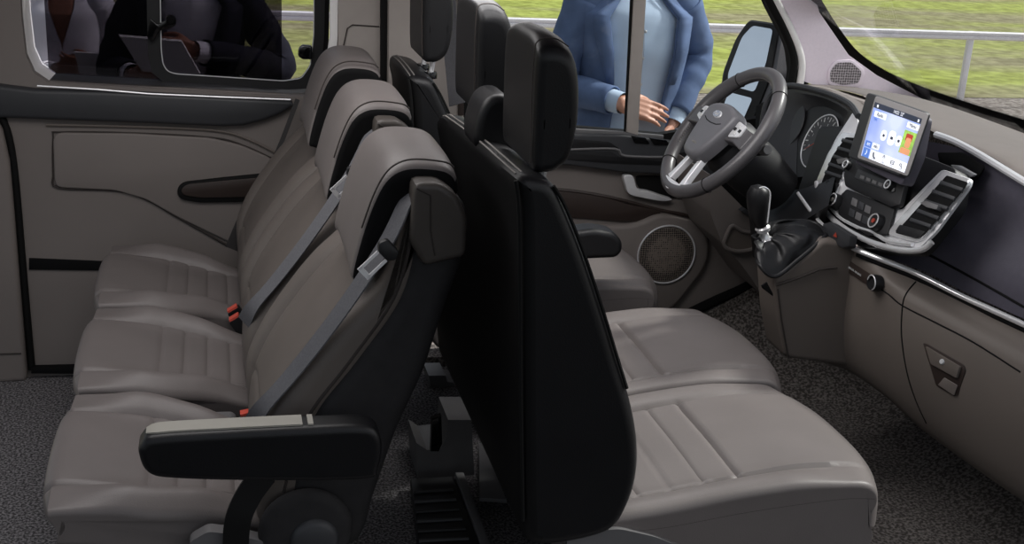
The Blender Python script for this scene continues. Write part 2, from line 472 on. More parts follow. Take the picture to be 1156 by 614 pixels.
def belt_set(root, dy, guide=True):
    Y0 = 1.81+dy
    if guide:
        prof = [(x, z) for x, z in xz([(468, 207), (497, 207), (516, 220), (528, 245), (526, 290), (478, 301), (462, 272)], 1.80)]
        g = mk('belt_guide', soft(rnd(prof, .010), Y0-.012, Y0+.125, .010, .008, 8), M['cap'], root, label='dark leather belt outlet cap')
        q = [at(471, 214, Y=1.79), at(487, 222, Y=1.79), at(487, 262, Y=1.79), at(492, 290, Y=1.79)]
        mk('seam', tubebm([p+V((0, dy+.0075, 0)) for p in q], .0014, 5), M['stitch_dark'], g)
    pts = [(480, 212, 1.85), (466, 232, 1.83), (455, 256, 1.82), (440, 284, 1.815), (410, 330, 1.815), (372, 382, 1.82), (335, 428, 1.83), (305, 462, 1.84), (292, 482, 1.86)]
    P = [at(u, v, Y=y)+V((-.012, dy, .004)) for u, v, y in pts]
    P = cr(P, 4, False)
    b = mk('seat_belt', ribbon(P, V((.62, -.70, .35)), .032), M['belt'], root, label='grey belt webbing')
    # tongue: steel loop on a black grip
    o = at(436, 282, Y=1.795)+V((0, dy, 0)); tip = at(417, 300, Y=1.79)+V((0, dy, 0))
    d = (tip-o).normalized(); s = V((0, 1, 0)).cross(d).normalized()
    grip = slab(rnd([o+s*.014-d*.014, o+s*.020+d*.000, o+s*.010+d*.010, o-s*.010+d*.010, o-s*.020+d*.000, o-s*.014-d*.014], .005), (0, -.012, 0), .003)
    tg = mk('belt_tongue', grip, M['plastic'], b)
    bm = bmesh.new()
    e = o+V((0, -.006, 0))
    for a, c in ((.0095, .0045), (-.0095, .0045)):
        prism(bm, [e+s*(a+c/2)+d*.01, e+s*(a+c/2)+d*.05, e+s*(a-c/2)+d*.05, e+s*(a-c/2)+d*.01], (0, -.004, 0))
    prism(bm, [e+s*.012+d*.044, e+s*.012+d*.052, e-s*.012+d*.052, e-s*.012+d*.044], (0, -.004, 0))
    return b, bm
for r_, dy_, gd in ((SEAT, 0, True), (mid, RP, True)):
    b_, bm_ = belt_set(r_, dy_, gd)
    mk('tongue_plate', bm_, M['silver'], b_, label='steel tongue')
# wall-side belt of the far seat
P = cr([at(336, 112, Y=3.27), at(318, 160, Y=3.25), at(298, 208, Y=3.23), at(280, 245, Y=3.20), at(264, 282, Y=3.18)], 4, False)
mk('seat_belt', ribbon(P, [V((1, -.25, .1)).lerp(V((.9, .2, .5)), i/(len(P)-1)) for i in range(len(P))], [.012+.036*sst(.25, .8, i/(len(P)-1)) for i in range(len(P))]), M['belt_dark'], far, label='dark belt webbing hanging from the side wall')

def buckle(root, u, v, Y, tilt):
    o = at(u, v, Y=Y)
    d = V((-math.sin(tilt), 0, math.cos(tilt))); s = V((0, 1, 0)); w = s.cross(d)
    def q(a, b): return o+w*a+d*b
    bk = mk('belt_buckle', slab(rnd([q(-.015, 0), q(.015, 0), q(.013, -.075), q(-.013, -.075)], .004), (0, .03, 0), .003), M['plastic'], root)
    mk('release_button', slab(rnd([q(-.012, .0005), q(.012, .0005), q(.012, -.006), q(-.012, -.006)], .002)and [q(-.0125, .005)+V((0, .004, 0)), q(.0125, .005)+V((0, .004, 0)), q(.0125, -.004)+V((0, .004, 0)), q(-.0125, -.004)+V((0, .004, 0))], (0, .022, 0), .002), M['red'], bk, label='red release button')
    return bk
buckle(far, 263, 351, 2.755, .55); buckle(mid, 265, 361, 2.70, .55)
buckle(SEAT, 279, 470, 2.225, .2)
lv = slab(rnd([at(u, v, Y=2.225) for u, v in ((222, 478), (232, 472), (262, 471), (268, 476), (262, 482), (226, 482))], .006), (0, .03, 0), .006)
mk('recline_lever', lv, M['grey'], SEAT)

# armrest of the near seat
ap = xz([(156, 514), (160, 502), (175, 494), (250, 489), (350, 484), (405, 482), (425, 487), (432, 505), (428, 530), (414, 543), (300, 545), (205, 543), (168, 537)], 1.70)
am = mk('armrest', soft(cr(ap, 6), 1.70, 1.755, .012, .006, 8), M['black'], SEAT, label='black fold-down armrest')
ta_ = bvh(am)
def on_arm(us):
    out = []
    for u in us:
        x = at(u, 480, Y=1.745).x; r = ta_.ray_cast(V((x, 1.729, .8)), V((0, 0, -1)))
        if r[0]: out.append(r[0]+V((0, 0, .0008)))
    return out
mk('armrest_pad', ribbon(on_arm(range(166, 342, 6)), V((0, 1, 0)), [.02]+[.03]+[.034]*40, .002), M['pale_inlay'], am, label='pale strip on top of the armrest')
mk('armrest_end_strip', ribbon(on_arm((346, 349, 352)), V((0, 1, 0)), .034, .002), M['pale_inlay'], am)
# recliner cover
oc = at(345, 598, Y=1.80)
rc = lathebm([(.0, .014), (.058, .014), (.070, .011), (.077, .005), (.078, 0)], oc, (0, -1, 0), 40)
rcv = mk('recliner_cover', rc, M['side'], SEAT)
mk('recliner_boss', lathebm([(0, .012), (.03, .012), (.038, .006), (.04, 0)], oc+V((.014, -.013, -.012)), (0, -1, 0), 32), M['slate'], rcv)
# lower belt running from the armrest to the floor anchor
P = cr([at(298, 535, Y=1.79), at(280, 560, Y=1.785), (at(268, 590, Y=1.78)), at(266, 630, Y=1.78)], 5, False)
mk('anchor_strap', ribbon(P, V((1, 0, .2)), .042, .004), M['black_rear'], SEAT)
mk('anchor_bracket', slab(rnd([at(u, v, Y=1.79) for u, v in ((214, 612), (235, 600), (262, 603), (300, 612), (300, 628), (214, 628))], .008), (0, .03, 0), .004), M['grey'], SEAT)

# ============================================================ front seats
HR = [(603, 188), (605, 120), (608, 62), (613, 44), (632, 42), (648, 52), (655, 74), (656, 110), (652, 150), (643, 180), (628, 194), (612, 196)]
BK = [(584, 203), (588, 240), (589, 320), (590, 470), (592, 590), (600, 616), (640, 616), (690, 602), (710, 575), (721, 540), (722, 500), (714, 455), (700, 410), (680, 345), (660, 285), (640, 235), (626, 209), (606, 201)]
def front_headrest(root, dy, parent=None):
    def hm(x, z, nx, nz, t): return 0
    o = mk('headrest', soft(cr(xz(HR, 1.74), 6), 1.74+dy, 1.965+dy, .014, .008, 16, None, None, 0,
           shrink=lambda q, t: V((q.x, q.y-(.022*abs(2*t-1)**4 if q.y > 1.08 else 0)))), M['black'], root)
    rim = cr(xz([(604, 186), (605, 120), (608, 64), (613, 47), (632, 45), (647, 54)], 1.74), 5, False)
    mk('headrest_stitching', tubebm([(x-.0035, 1.752+dy, z) for x, z in rim], .0011, 5), M['stitch_dark'], o)
    px, pz = xz([(616, 196)], 1.78)[0]
    for yy in (1.79, 1.90):
        mk('headrest_post', tubebm([(px, yy+dy, pz+.01), (px-.006, yy+dy, pz-.04)], .006, 8), M['chrome'], o)
        mk('post_collar', lathebm([(0, .016), (.014, .016), (.016, .01), (.016, 0)], (px-.005, yy+dy, pz-.034), (0, 0, 1), 16), M['gloss'], o)
    return o
def front_back(root, y0, y1, name='backrest', drop=(0, 0), slide=(0, 0)):
    prof = cr(xz(BK, 1.68), 5)
    def d(x, z, nx, nz, t):
        e = 0
        if nx < -.5: e -= .012*math.sin(PI*t)*sst(.45, .6, z)*(1-sst(.85, .95, z))
        if nz > .6: e += .006*math.sin(PI*t)
        return e
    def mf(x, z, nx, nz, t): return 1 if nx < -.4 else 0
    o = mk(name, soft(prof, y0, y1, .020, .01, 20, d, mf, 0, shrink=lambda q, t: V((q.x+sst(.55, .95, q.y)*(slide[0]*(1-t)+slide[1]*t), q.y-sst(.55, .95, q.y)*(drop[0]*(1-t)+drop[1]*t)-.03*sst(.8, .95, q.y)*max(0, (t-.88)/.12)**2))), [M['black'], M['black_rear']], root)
    def sl(x, z, t): k = sst(.55, .95, z); return x+k*(slide[0]*(1-t)+slide[1]*t), z-k*(drop[0]*(1-t)+drop[1]*t)
    rear = cr(xz([(584, 205), (588, 240), (589, 320), (590, 470), (592, 590)], 1.68), 5, False)
    mk('rear_piping', tubebm([(x-.001, y0+.006, z) for x, z in [sl(a, b, 0) for a, b in rear]], .0035, 6), M['rubber'], o)
    fr = cr(xz([(626, 211), (640, 236), (660, 286), (680, 346), (700, 411), (709, 440)], 1.68), 5, False)
    mk('front_piping', tubebm([(x, y0+.006, z) for x, z in [sl(a, b, 0) for a, b in fr]], .003, 6), M['rubber'], o)
    xr, zr = xz([(585, 204)], 1.68)[0]
    tr_ = bvh(o)
    for dx in (.003, .012):
        pp = []
        for i in range(25):
            t = .04+.88*i/24; q = sl(xr, zr, t)
            r = tr_.ray_cast(V((q[0]+dx, y0+(y1-y0)*t, 1.3)), V((0, 0, -1)))
            if r[0]: pp.append(r[0]+V((0, 0, .0006)))
        mk('stitching', tubebm(pp, .0016, 6), M['thread'], o)
    return o
def front_cushion(root, y0, y1, dx=0):
    prof = cr([(.56, .375), (.64, .395), (.74, .407), (.884, .428), (1.05, .441), (1.125, .437), (1.162, .415), (1.172, .375), (1.165, .325), (1.10, .295), (.8, .28), (.58, .29)], 8)
    prof = [(p.x+dx, p.y) for p in prof]
    def d(x, z, nx, nz, t):
        x -= dx; e = 0
        if nz > .3:
            w = sst(.3, .8, nz)
            bol = gauss(t, .06, .08)+gauss(t, .94, .08)
            e += w*.008*math.sin(PI*t)
            e += w*.016*bol*(1-sst(.95, 1.1, x))
            inner = sst(.13, .15, t)*(1-sst(.85, .87, t))
            for xs in (.70, .76, .82): e -= w*inner*.0028*gauss(x, xs, .0042)
            e -= w*inner*.006*gauss(x, .885, .0055)
            for ts in (.14, .86): e -= w*.007*gauss(t, ts, .011)*(1-.8*sst(1.04, 1.12, x))
            e += w*inner*.006*gauss(x, 1.0, .1)
        if nx > 0: e -= .045*sst(0, .7, nx)*abs(2*t-1)**4
        return e
    c = mk('cushion', soft(prof, y0, y1, .010, .0058, 64, d), M['leather'], root)
    zz = [(.60+dx, .385), (.66+dx, .390), (.74+dx, .394), (.884+dx, .412), (1.05+dx, .424), (1.12+dx, .420)]
    mk('side_stitching', tubebm([(x, y0+.002, z-.012) for x, z in cr(zz, 5, False)], .0022, 6), M['stitch_dark'], c)
    return c
bench = thing('passenger_bench', (.8, 2.12, 0), 'double front passenger bench with black seatback and two taupe cushions', 'seat')
front_back(bench, 1.68, 2.52, drop=(0, .07), slide=(0, .028))
front_headrest(bench, 0); front_headrest(bench, .43)
front_cushion(bench, 1.70, 2.135); front_cushion(bench, 2.145, 2.58, .02)
gp = xz([(535, 172), (537, 140), (546, 116), (558, 107), (575, 108), (585, 125), (588, 172)], 2.02)
mk('belt_guide', soft(rnd(gp, .025), 2.02, 2.13, .014, .008, 6), M['black'], bench, label='black belt outlet on the seatback top')
mk('bench_base', soft(rnd([(.66, .30), (1.10, .30), (1.06, .06), (1.0, .015), (.70, .015), (.68, .06)], .03), 1.74, 2.54, .02, .02, 6), M['plastic'], bench)
bs = slab(rnd([at(u, v, Y=1.69) for u, v in ((640, 603), (700, 597), (740, 606), (780, 622), (640, 622))], .012), (0, .03, 0), .006)
mk('base_bracket', bs, M['grey'], bench)

drv = thing('driver_seat', (.8, 2.95, 0), 'front driver seat behind the steering wheel, black seatback and short black armrest', 'seat')
front_back(drv, 2.73, 3.16, drop=(.035, .05), slide=(.0, .012))
front_headrest(drv, 1.035)
front_cushion(drv, 2.735, 3.18, -.05)
dap = xz([(650, 262), (672, 259), (694, 263), (703, 272), (704, 284), (697, 292), (650, 294), (600, 294), (600, 262)], 2.66)
mk('armrest', soft(rnd(dap, .012), 2.66, 2.73, .014, .007, 6), M['black'], drv)
mk('seat_base', soft(rnd([(.66, .30), (1.04, .30), (1.02, .06), (.98, .015), (.70, .015), (.68, .06)], .03), 2.76, 3.14, .02, .02, 6), M['plastic'], drv)
P = cr([at(505, -20, Y=3.24), at(508, 40, Y=3.2), at(512, 80, Y=3.17), at(516, 118, Y=3.12)], 5, False)
mk('seat_belt', ribbon(P, V((.6, -.5, 0)), .045), M['belt'], drv)
# ================================================================ van shell
YW = 3.34
def P2(pts, Y=YW): return xz(pts, Y)
def onw(pts, Y=YW): return [at(u, v, Y=Y) for u, v in pts]
st = 'structure'
# floors
mk('floor', boxbm(-1.6, 1.30, 1.38, 3.42, -.06, 0, 0), M['carpet'], kind=st)
fr_rows = []
for y in (1.38, 3.44):
    fr_rows.append([V((x, y, z)) for x, z in ((1.30, 0), (1.30, -.001), (1.6, -.001), (1.75, .0), (1.9, .06), (2.02, .2), (2.08, .5), (2.1, .8))])
mk('floor', grid(fr_rows), M['carpet_dark'], kind=st)
mk('ceiling', boxbm(-1.6, 1.45, 1.40, 3.5, 1.50, 1.54, .01), M['lavender'], kind=st)

# rear side panel with its window opening
win_out = [(21, -60), (24, 20), (29, 62), (38, 82), (54, 93), (120, 97), (330, 109), (358, 108), (372, 90), (380, 60), (384, -60)]
wl = P2(win_out)
zt = 1.32
wl[0] = (wl[0][0], zt); wl[-1] = (wl[-1][0], zt)
hole = rnd(wl, [.03]+[0]*9+[.03])
xl, xr = at(2, 300, Y=YW).x-.35, at(437, 60, Y=YW).x
outer = [(xl, -.05), (xr, -.05), (xr, 1.5), (xl, 1.5)]
mk('wall_left', plate_holes(outer, [hole], YW, .05), M['beige'], kind=st)
# grey C pillar cover right of the window
cp = onw([(381, -60), (381, 60), (372, 98), (362, 112), (440, 160), (440, -60)])
mk('trim_1', slab([p+V((0, .002, 0)) for p in cp], (0, -.016, 0), .006), M['pillar'], kind=st)
mk('trim_2', tubebm(onw([(386, 60), (392, 32), (398, 28), (428, 30)], YW-.018), .0016, 6), M['stitch_dark'], kind=st)
# black door seal and pale B pillar beyond it
mk('trim_3', slab(onw([(429, -60), (429, 160), (437, 190), (440, -60)], YW-.02), (0, -.012, 0), .003), M['rubber'], kind=st)
mk('trim_4', slab(onw([(438, -60), (436, 170), (452, 230), (520, 250), (526, -60)], YW-.03), (0, -.02, 0), .008), M['pillar'], kind=st)
mk('trim_5', slab(onw([(517, -60), (517, 130), (523, 130), (524, -60)], YW-.055), (0, -.008, 0), .002), M['brown'], kind=st)
# white reveal around the window (left, bottom corner) and right strip
# white jamb running from the panel out to the glass
jl = wl[:5]
mk('trim_26', grid([[V((x, YW+.03, z)) for x, z in wl[4:9]], [V((x, YW+.15, z)) for x, z in wl[4:9]]]), M['slate'], kind=st)
jm = grid([[V((x, YW+.03, z)) for x, z in jl], [V((x+.004, YW+.15, z)) for x, z in jl]])
mk('trim_6', jm, M['white_trim'], kind=st)
mk('trim_7', slab(onw([(372, -60), (372, 40), (366, 80), (362, 97), (368, 99), (378, 80), (381, 40), (382, -60)], YW-.002), (0, -.012, 0), .004), M['white_trim'], kind=st)
# dark slate band below the window with the bright ledge line
band = onw([(-70, 93), (0, 94), (40, 99), (120, 101), (200, 105), (280, 109), (328, 111), (331, 117), (318, 126), (298, 134), (275, 140), (250, 141), (160, 137), (80, 134), (0, 131), (-70, 129)], YW-.002)
mk('trim_8', slab(band, (0, -.028, 0), .012, 3), M['slate'], kind=st)
mk('trim_9', tubebm(onw([(42, 97), (110, 101), (170, 106), (250, 109.5), (328, 112.5)], YW-.030), .0026, 8), M['silver'], kind=st)
# raised lower door card with soft contour
card = onw(rnd([(60, 155), (66, 149), (150, 150), (238, 155), (272, 163), (306, 178), (330, 200), (322, 300), (258, 272), (200, 244), (165, 224), (130, 214), (66, 211), (62, 205)], 8), YW-.001)
mk('trim_10', slab(card, (0, -.010, 0), .005, 3), M['beige'], kind=st)
mk('trim_11', tubebm(onw(cr([(60, 205), (60, 155), (68, 149), (150, 150), (238, 155), (272, 163), (310, 180)], 4, False), YW-.003), .0022, 6), M['stitch_dark'], kind=st)
mk('trim_12', tubebm(onw(cr([(60, 200), (66, 212), (130, 215), (165, 225), (200, 245), (255, 276)], 4, False), YW-.004), .003, 6), M['stitch_dark'], kind=st)
ledge = onw(cr([(52, 141), (150, 143), (240, 147), (280, 157), (318, 176)], 4, False), YW-.004)
mk('trim_13', tubebm(ledge, .004, 6), M['beige_dark'], kind=st)
# armrest pocket
pk = onw(rnd([(199, 214), (206, 205), (250, 200), (330, 192), (330, 226), (225, 228), (203, 224)], 7), YW-.011)
mk('trim_14', slab(pk, (0, -.012, 0), .004), M['rubber'], kind=st)
pk = onw(rnd([(204, 214), (210, 208), (250, 204), (330, 197), (330, 221), (226, 223), (207, 220)], 6), YW-.0235)
mk('trim_15', slab(pk, (0, -.003, 0), .001), M['brown'], kind=st)
# groove, lower seal and lower edge
mk('trim_16', slab(onw([(33, 291), (200, 298), (200, 306), (33, 304)], YW-.001), (0, -.004, 0), .001), M['soft_black'], kind=st)
mk('trim_17', slab(onw([(36, 412), (200, 408), (200, 420), (36, 419)], YW-.002), (0, -.02, 0), .004), M['soft_black'], kind=st)
# door seal at far left and pale panel in front of it
sl = cr(onw([(-14, 95), (0, 128), (10, 155), (17, 200), (24, 280), (30, 350), (36, 417)], YW-.004), 5, False)
mk('trim_18', tubebm(sl, .010, 10), M['rubber'], kind=st)
pn = onw([(-120, 100), (-10, 118), (4, 145), (12, 180), (18, 250), (25, 340), (32, 420), (30, 426), (-120, 436)], YW-.002)
mk('trim_19', slab(pn, (0, -.03, 0), .012, 3), M['beige'], kind=st)
mk('trim_20', tubebm(onw([(-60, 401), (24, 399)], YW-.034), .0018, 6), M['stitch_dark'], kind=st)
# rear side window: rubber, fixed and sliding panes, latches
wf = thing('window_1', (0, YW+.14, 1.0), 'smoked rear side window with a sliding pane and two black latches', 'window', kind=st)
def ringpl(outer, inner, Y, th): return plate_holes(outer, [inner], Y, th)
YG = YW+.12
oo = P2([(23, -60), (27, 30), (34, 70), (46, 90), (70, 98), (345, 108), (366, 96), (371, 60), (374, -60)], YG); oo[0] = (oo[0][0], 1.30); oo[-1] = (oo[-1][0], 1.30)
ii = P2([(27, -60), (31, 30), (37, 65), (47, 83), (62, 91), (330, 105), (352, 92), (355, 60), (357, -60)], YG); ii[0] = (ii[0][0], 1.28); ii[-1] = (ii[-1][0], 1.28)
mk('window_frame', ringpl(oo, ii, YG+.005, .02), M['rubber'], wf)
o2 = P2([(165, -60), (167, 60), (172, 82), (184, 92), (200, 95), (335, 106), (352, 100), (362, 86), (366, 40), (368, -60)], YG); o2[0] = (o2[0][0], 1.29); o2[-1] = (o2[-1][0], 1.29)
i2 = P2([(181, -60), (182, 55), (184, 72), (189, 80), (198, 83), (320, 91), (340, 88), (350, 74), (354, 40), (355, -60)], YG); i2[0] = (i2[0][0], 1.275); i2[-1] = (i2[-1][0], 1.275)
mk('sliding_frame', ringpl(o2, rnd(i2, .01), YG-.004, .014), M['plastic'], wf)
mk('frame_edge', tubebm([V((x, YG-.005, z)) for x, z in rnd(i2, .01)], .0016, 5, True), M['silver'], wf)
gx0, gx1 = at(10, 0, Y=YG).x, at(372, 0, Y=YG).x
mk('window_pane', boxbm(gx0, gx1, YG+.012, YG+.015, at(0, 100, Y=YG).z-.03, 1.31, 0), M['glass_rear'], wf)
d0, d1 = at(52.5, 40, Y=YG+.02).x, at(318, 40, Y=YG+.02).x
mk('dark_overlay_sheet', boxbm(d0, d1, YG+.018, YG+.021, at(200, 112, Y=YG).z, 1.31, 0), M['glass_dark'], wf)  # added sheet imitating a darkened rectangle, not a pane of the window
# latch handles
kb = slab(rnd(onw([(170, 20), (178, 27), (188, 22), (194, 15), (199, 20), (199, 27), (193, 31), (182, 33), (172, 47), (166, 40)], YG-.006), .004), (0, -.02, 0), .004)
lt = mk('latch', kb, M['gloss'], wf)
mk('latch_knob', lathebm([(0, .012), (.010, .012), (.014, .006), (.014, 0)], at(193, 22, Y=YG-.02), (0, -1, 0), 20), M['gloss'], lt)
kb = slab(rnd(onw([(337, 54), (341, 50), (352, 51), (352, 66), (341, 66), (336, 62)], YG-.006), .005), (0, -.02, 0), .005)
mk('latch', kb, M['gloss'], wf)

# ============================================================== driver door
door = thing('door_1', (1.2, YW, .2), 'driver door with taupe card, round speaker and silver pull handle', 'door', kind=st)
YD = 3.33
dc = [(500, 150), (560, 146), (640, 146), (745, 154), (800, 175), (840, 210), (860, 260), (870, 300), (852, 318), (800, 340), (742, 372), (700, 420), (500, 420)]
mk('door_card', slab(onw(dc, YD), (0, .04, 0)), M['beige'], door)
# window frame
wo = P2([(498, -60), (500, 170), (640, 160), (760, 170), (858, 150), (900, 112), (912, 96), (905, 50), (872, -10), (850, -60)], YD)
wi = P2([(527, -60), (528, 138), (640, 142), (746, 151), (860, 132), (884, 108), (893, 86), (889, 52), (866, 8), (845, -60)], YD)
wo[0] = (wo[0][0], 1.33); wo[-1] = (wo[-1][0], 1.33); wi[0] = (wi[0][0], 1.28); wi[-1] = (wi[-1][0]-.04, 1.28)
wi = rnd(wi, [0, .01, 0, 0, .02, .03, .03, .03, 0, 0])
mk('window_frame', plate_holes(wo, [wi], YD-.006, .03), M['rubber'], door)
mk('window_pane', slab([V((x, YD+.02, z)) for x, z in wo], (0, .003, 0)), M['glass'], door)
# divider post, front corner trim
mk('window_divider', slab(onw([(716, -60), (714, 0), (706, 148), (719, 152), (728, 0), (731, -60)], YD-.01), (0, -.012, 0), .003), M['pillar'], door)
mk('divider_seal', slab(onw([(713, -60), (711, 0), (704, 148), (709, 149), (715, 0), (717, -60)], YD-.008), (0, -.008, 0), .001), M['rubber'], door)
sill = onw([(500, 143), (640, 144), (705, 148), (748, 152), (748, 157), (640, 150), (500, 149)], YD-.008)
mk('window_sill', slab(sill, (0, -.012, 0), .003), M['grey'], door)
# dark switch panel
sw = onw(rnd([(500, 150), (640, 149), (700, 150), (708, 151), (760, 158), (800, 172), (806, 182), (770, 190), (745, 194), (700, 192), (640, 184), (500, 184)], 6), YD-.004)
mk('switch_panel', slab(sw, (0, -.03, 0), .008, 3), M['slate'], door)
for q in ([(640, 156), (688, 160), (700, 168), (640, 168)], [(640, 171), (690, 171), (700, 177), (740, 179), (770, 184), (740, 186), (690, 184), (640, 180)]):
    mk('switch_recess', slab(rnd(onw(q, YD-.0335), .005), (0, -.003, 0), .001), M['plastic'], door)
for q in ([(712, 153), (728, 155), (733, 162), (716, 161)], [(732, 155), (752, 158), (755, 163), (738, 163)]):
    mk('switch_button', slab(rnd(onw(q, YD-.034), .003), (0, -.006, 0), .002), M['gloss'], door)
mk('door_shelf', tubebm(cr(onw([(640, 169), (694, 168), (706, 176), (760, 177), (790, 172)], YD-.036), 4, False), .004, 6), M['grey'], door)
# pull handle
hb = onw(rnd([(716, 198), (790, 199), (800, 215), (795, 226), (742, 222), (720, 212)], 6), YD-.003)
mk('handle_recess', slab(hb, (0, -.004, 0), .001), M['soft_black'], door)
hn = onw(cr([(702, 197), (712, 197), (717, 211), (730, 214), (745, 219), (756, 223), (745, 225), (722, 221), (708, 217), (704, 208)], 4), YD-.008)
mk('pull_handle', slab(hn, (0, -.022, 0), .008, 3), M['silver'], door)
# brown inlay and the contour line
br = onw(cr([(600, 214), (640, 216), (680, 222), (712, 231), (745, 238), (732, 246), (712, 250), (660, 246), (600, 240)], 4), YD-.002)
mk('brown_inlay', slab(br, (0, -.006, 0), .002), M['brown'], door)
mk('contour_line', tubebm(cr(onw([(600, 213), (640, 215), (690, 223), (745, 237), (778, 244), (794, 256), (798, 275), (790, 300)], YD-.004), 4, False), .0055, 6), M['brown'], door)
# door pocket lower bulge
pk = onw(rnd([(600, 256), (714, 252), (744, 238), (790, 250), (800, 275), (795, 300), (760, 345), (690, 380), (600, 390)], 14), YD-.002)
mk('door_pocket', slab(pk, (0, -.022, 0), .014, 3), M['beige'], door)
sc_ = at(752, 287, Y=YD-.026)
rr = (at(784, 287, Y=YD-.026)-at(720, 287, Y=YD-.026)).length/2
sp = mk('speaker', lathebm([(0, .006), (rr*.6, .006), (rr*.93, .002), (rr*.95, 0)], sc_, (0, -1, 0), 48), M['grille'], door)
mk('speaker_ring', tubebm([sc_+V((math.cos(a), -.003/rr, math.sin(a)))*rr for a in (2*PI*k/48 for k in range(48))], .0028, 8, True), M['silver'], sp)
mk('lower_seal', tubebm(cr(onw([(700, 420), (742, 374), (800, 343), (838, 326), (858, 314)], YD-.012), 4, False), .016, 8), M['soft_black'], door)
# sill / kick panel below the door, carpeted
mk('baseboard_left', slab([V((.55, 3.30, 0)), V((1.72, 3.30, .02)), V((1.9, 3.30, .26)), V((1.62, 3.30, .225)), V((1.45, 3.30, .125)), V((1.2, 3.30, .04)), V((.55, 3.30, .03))], (0, .1, 0)), M['carpet_dark'], kind=st)
# footwell carpet rising at the door side
mk('floor', grid([[V((1.2, 3.34, .06)), V((1.45, 3.34, .13)), V((1.62, 3.34, .22)), V((1.9, 3.34, .34))], [V((1.2, 3.15, .02)), V((1.45, 3.12, .03)), V((1.66, 3.12, .05)), V((1.9, 3.12, .12))], [V((1.2, 2.95, -.02)), V((1.45, 2.92, -.02)), V((1.7, 2.88, -.02)), V((1.9, 2.86, .03))]]), M['carpet_dark'], kind=st)

# A pillar with tweeter; windscreen
YA = 3.30
ap_ = onw([(856, -60), (868, -10), (893, 40), (908, 92), (930, 100), (965, 102), (1040, 118), (1052, 117), (990, 85), (958, 62), (925, 14), (905, -60)], YA)
mk('trim_21', slab(ap_, (0, .05, 0)), M['lavender'], kind=st)
mk('trim_22', tubebm(cr(onw([(850, -60), (872, -8), (894, 36), (905, 68), (903, 96)], YA-.006), 5, False), .011, 10), M['white_trim'], kind=st)
mk('trim_23', tubebm(cr(onw([(843, -60), (864, -8), (886, 36), (896, 66), (893, 94)], YA-.004), 5, False), .012, 10), M['rubber'], kind=st)
tw = onw(rnd([(934, 80), (942, 68), (962, 67), (977, 80), (972, 97), (950, 99), (934, 95)], 5), YA-.001)
twr = mk('trim_24', slab(tw, (0, -.004, 0), .002), M['lavender'], kind=st)
tw2 = onw(rnd([(937, 81), (944, 71), (961, 70), (973, 81), (969, 94), (951, 96), (937, 92)], 4), YA-.0052)
mk('trim_25', slab(tw2, (0, -.001, 0)), M['grille_pale'], kind=st)
# windscreen plane: base line x~2.1, rising to the roof
fa, fb = at(914, 0, Y=YA), at(1048, 114, Y=YA)
wd = (fa-fb).normalized(); wn = wd.cross(V((0, 1, 0))).normalized()
wsd = thing('window_2', fb, 'windscreen with black dotted border', 'windscreen', kind=st)
wb = [fb+V((0, .03, 0))-wd*.06, fb-wd*.06+V((.02, -1.9, 0)), fa+wd*.35+V((.02, -1.93, 0)), fa+wd*.35+V((0, .03, 0))]
mk('window_pane', slab(wb, wn*.004), M['glass'], wsd)
fl = [atp(u, v, fb, wn) for u, v in ((890, -40), (906, -4), (930, 38), (951, 68), (982, 93), (1026, 115), (1078, 136), (1156, 160), (1260, 190))]
bm = bmesh.new()
A = cr(fl, 5, False)
wv = [atp(u, v, fb, wn) for u, v in ((907, -40), (924, -4), (947, 33), (969, 60), (998, 80), (1036, 97), (1084, 114), (1158, 137), (1262, 166))]
B = cr(wv, 5, False)
ga = [bm.verts.new(p-wn*.003) for p in A]; gb = [bm.verts.new(p-wn*.003) for p in B]
for i in range(len(A)-1): bm.faces.new((ga[i], ga[i+1], gb[i+1], gb[i]))
mk('border', bm, M['frit'], wsd)
bm = bmesh.new()
D = resample(B, .0075, False)
for j in range(3):
    for i, p in enumerate(D[1:-1]):
        t = (D[i+2]-D[i]).normalized(); nn = t.cross(wn); nn = nn if nn.z > 0 else -nn
        c = p-wn*.003+nn*(.003+.0065*j)+t*(.0037*(j % 2)); r = .0026-.0006*j
        f = bm.faces.new([bm.verts.new(c+(t*math.cos(k*PI/3)+nn*math.sin(k*PI/3))*r) for k in range(6)])
o = mk('border_dots', bm, M['frit'], wsd, smooth=0); o['kind'] = 'stuff'
# ================================================================ dashboard
dash = thing('dashboard', (1.6, 2.4, .6), 'taupe and blue black dashboard with chrome strip, air vents and glovebox', 'dashboard')
def row(pts): return [at(u, v, X=x) for u, v, x in pts]
n_ = 7
# rows of the main skin from the windscreen base to the lower edge; columns run far side -> near side
R0 = [V((2.12, 3.34, .80)), V((2.10, 3.0, .83)), V((2.09, 2.75, .835)), V((2.09, 2.5, .835)), V((2.09, 2.2, .835)), V((2.09, 1.95, .83)), V((2.09, 1.76, .82))]
R1 = row([(905, 96, 1.70), (960, 104, 1.66), (1010, 122, 1.62), (1052, 148, 1.61), (1110, 172, 1.61), (1156, 200, 1.62), (1260, 262, 1.63)])
top = [R0, [a.lerp(b, .5)+V((0, 0, .022)) for a, b in zip(R0, R1)], [a.lerp(b, .92)+V((0, 0, .008)) for a, b in zip(R0, R1)], R1]
def skin(rows, m, name, th=-.012, parent=dash, n=6, label=None):
    rr = [cr(r, n, False) for r in rows]
    g = [[r[i] for r in rr] for i in range(len(rr[0]))]
    g = [cr(c, 4, False) for c in g]
    bm = grid(g)
    bmesh.ops.recalc_face_normals(bm, faces=bm.faces)
    return mk(name, bm, m, parent, label=label)
skin(top, M['dash_top'], 'dash_top')
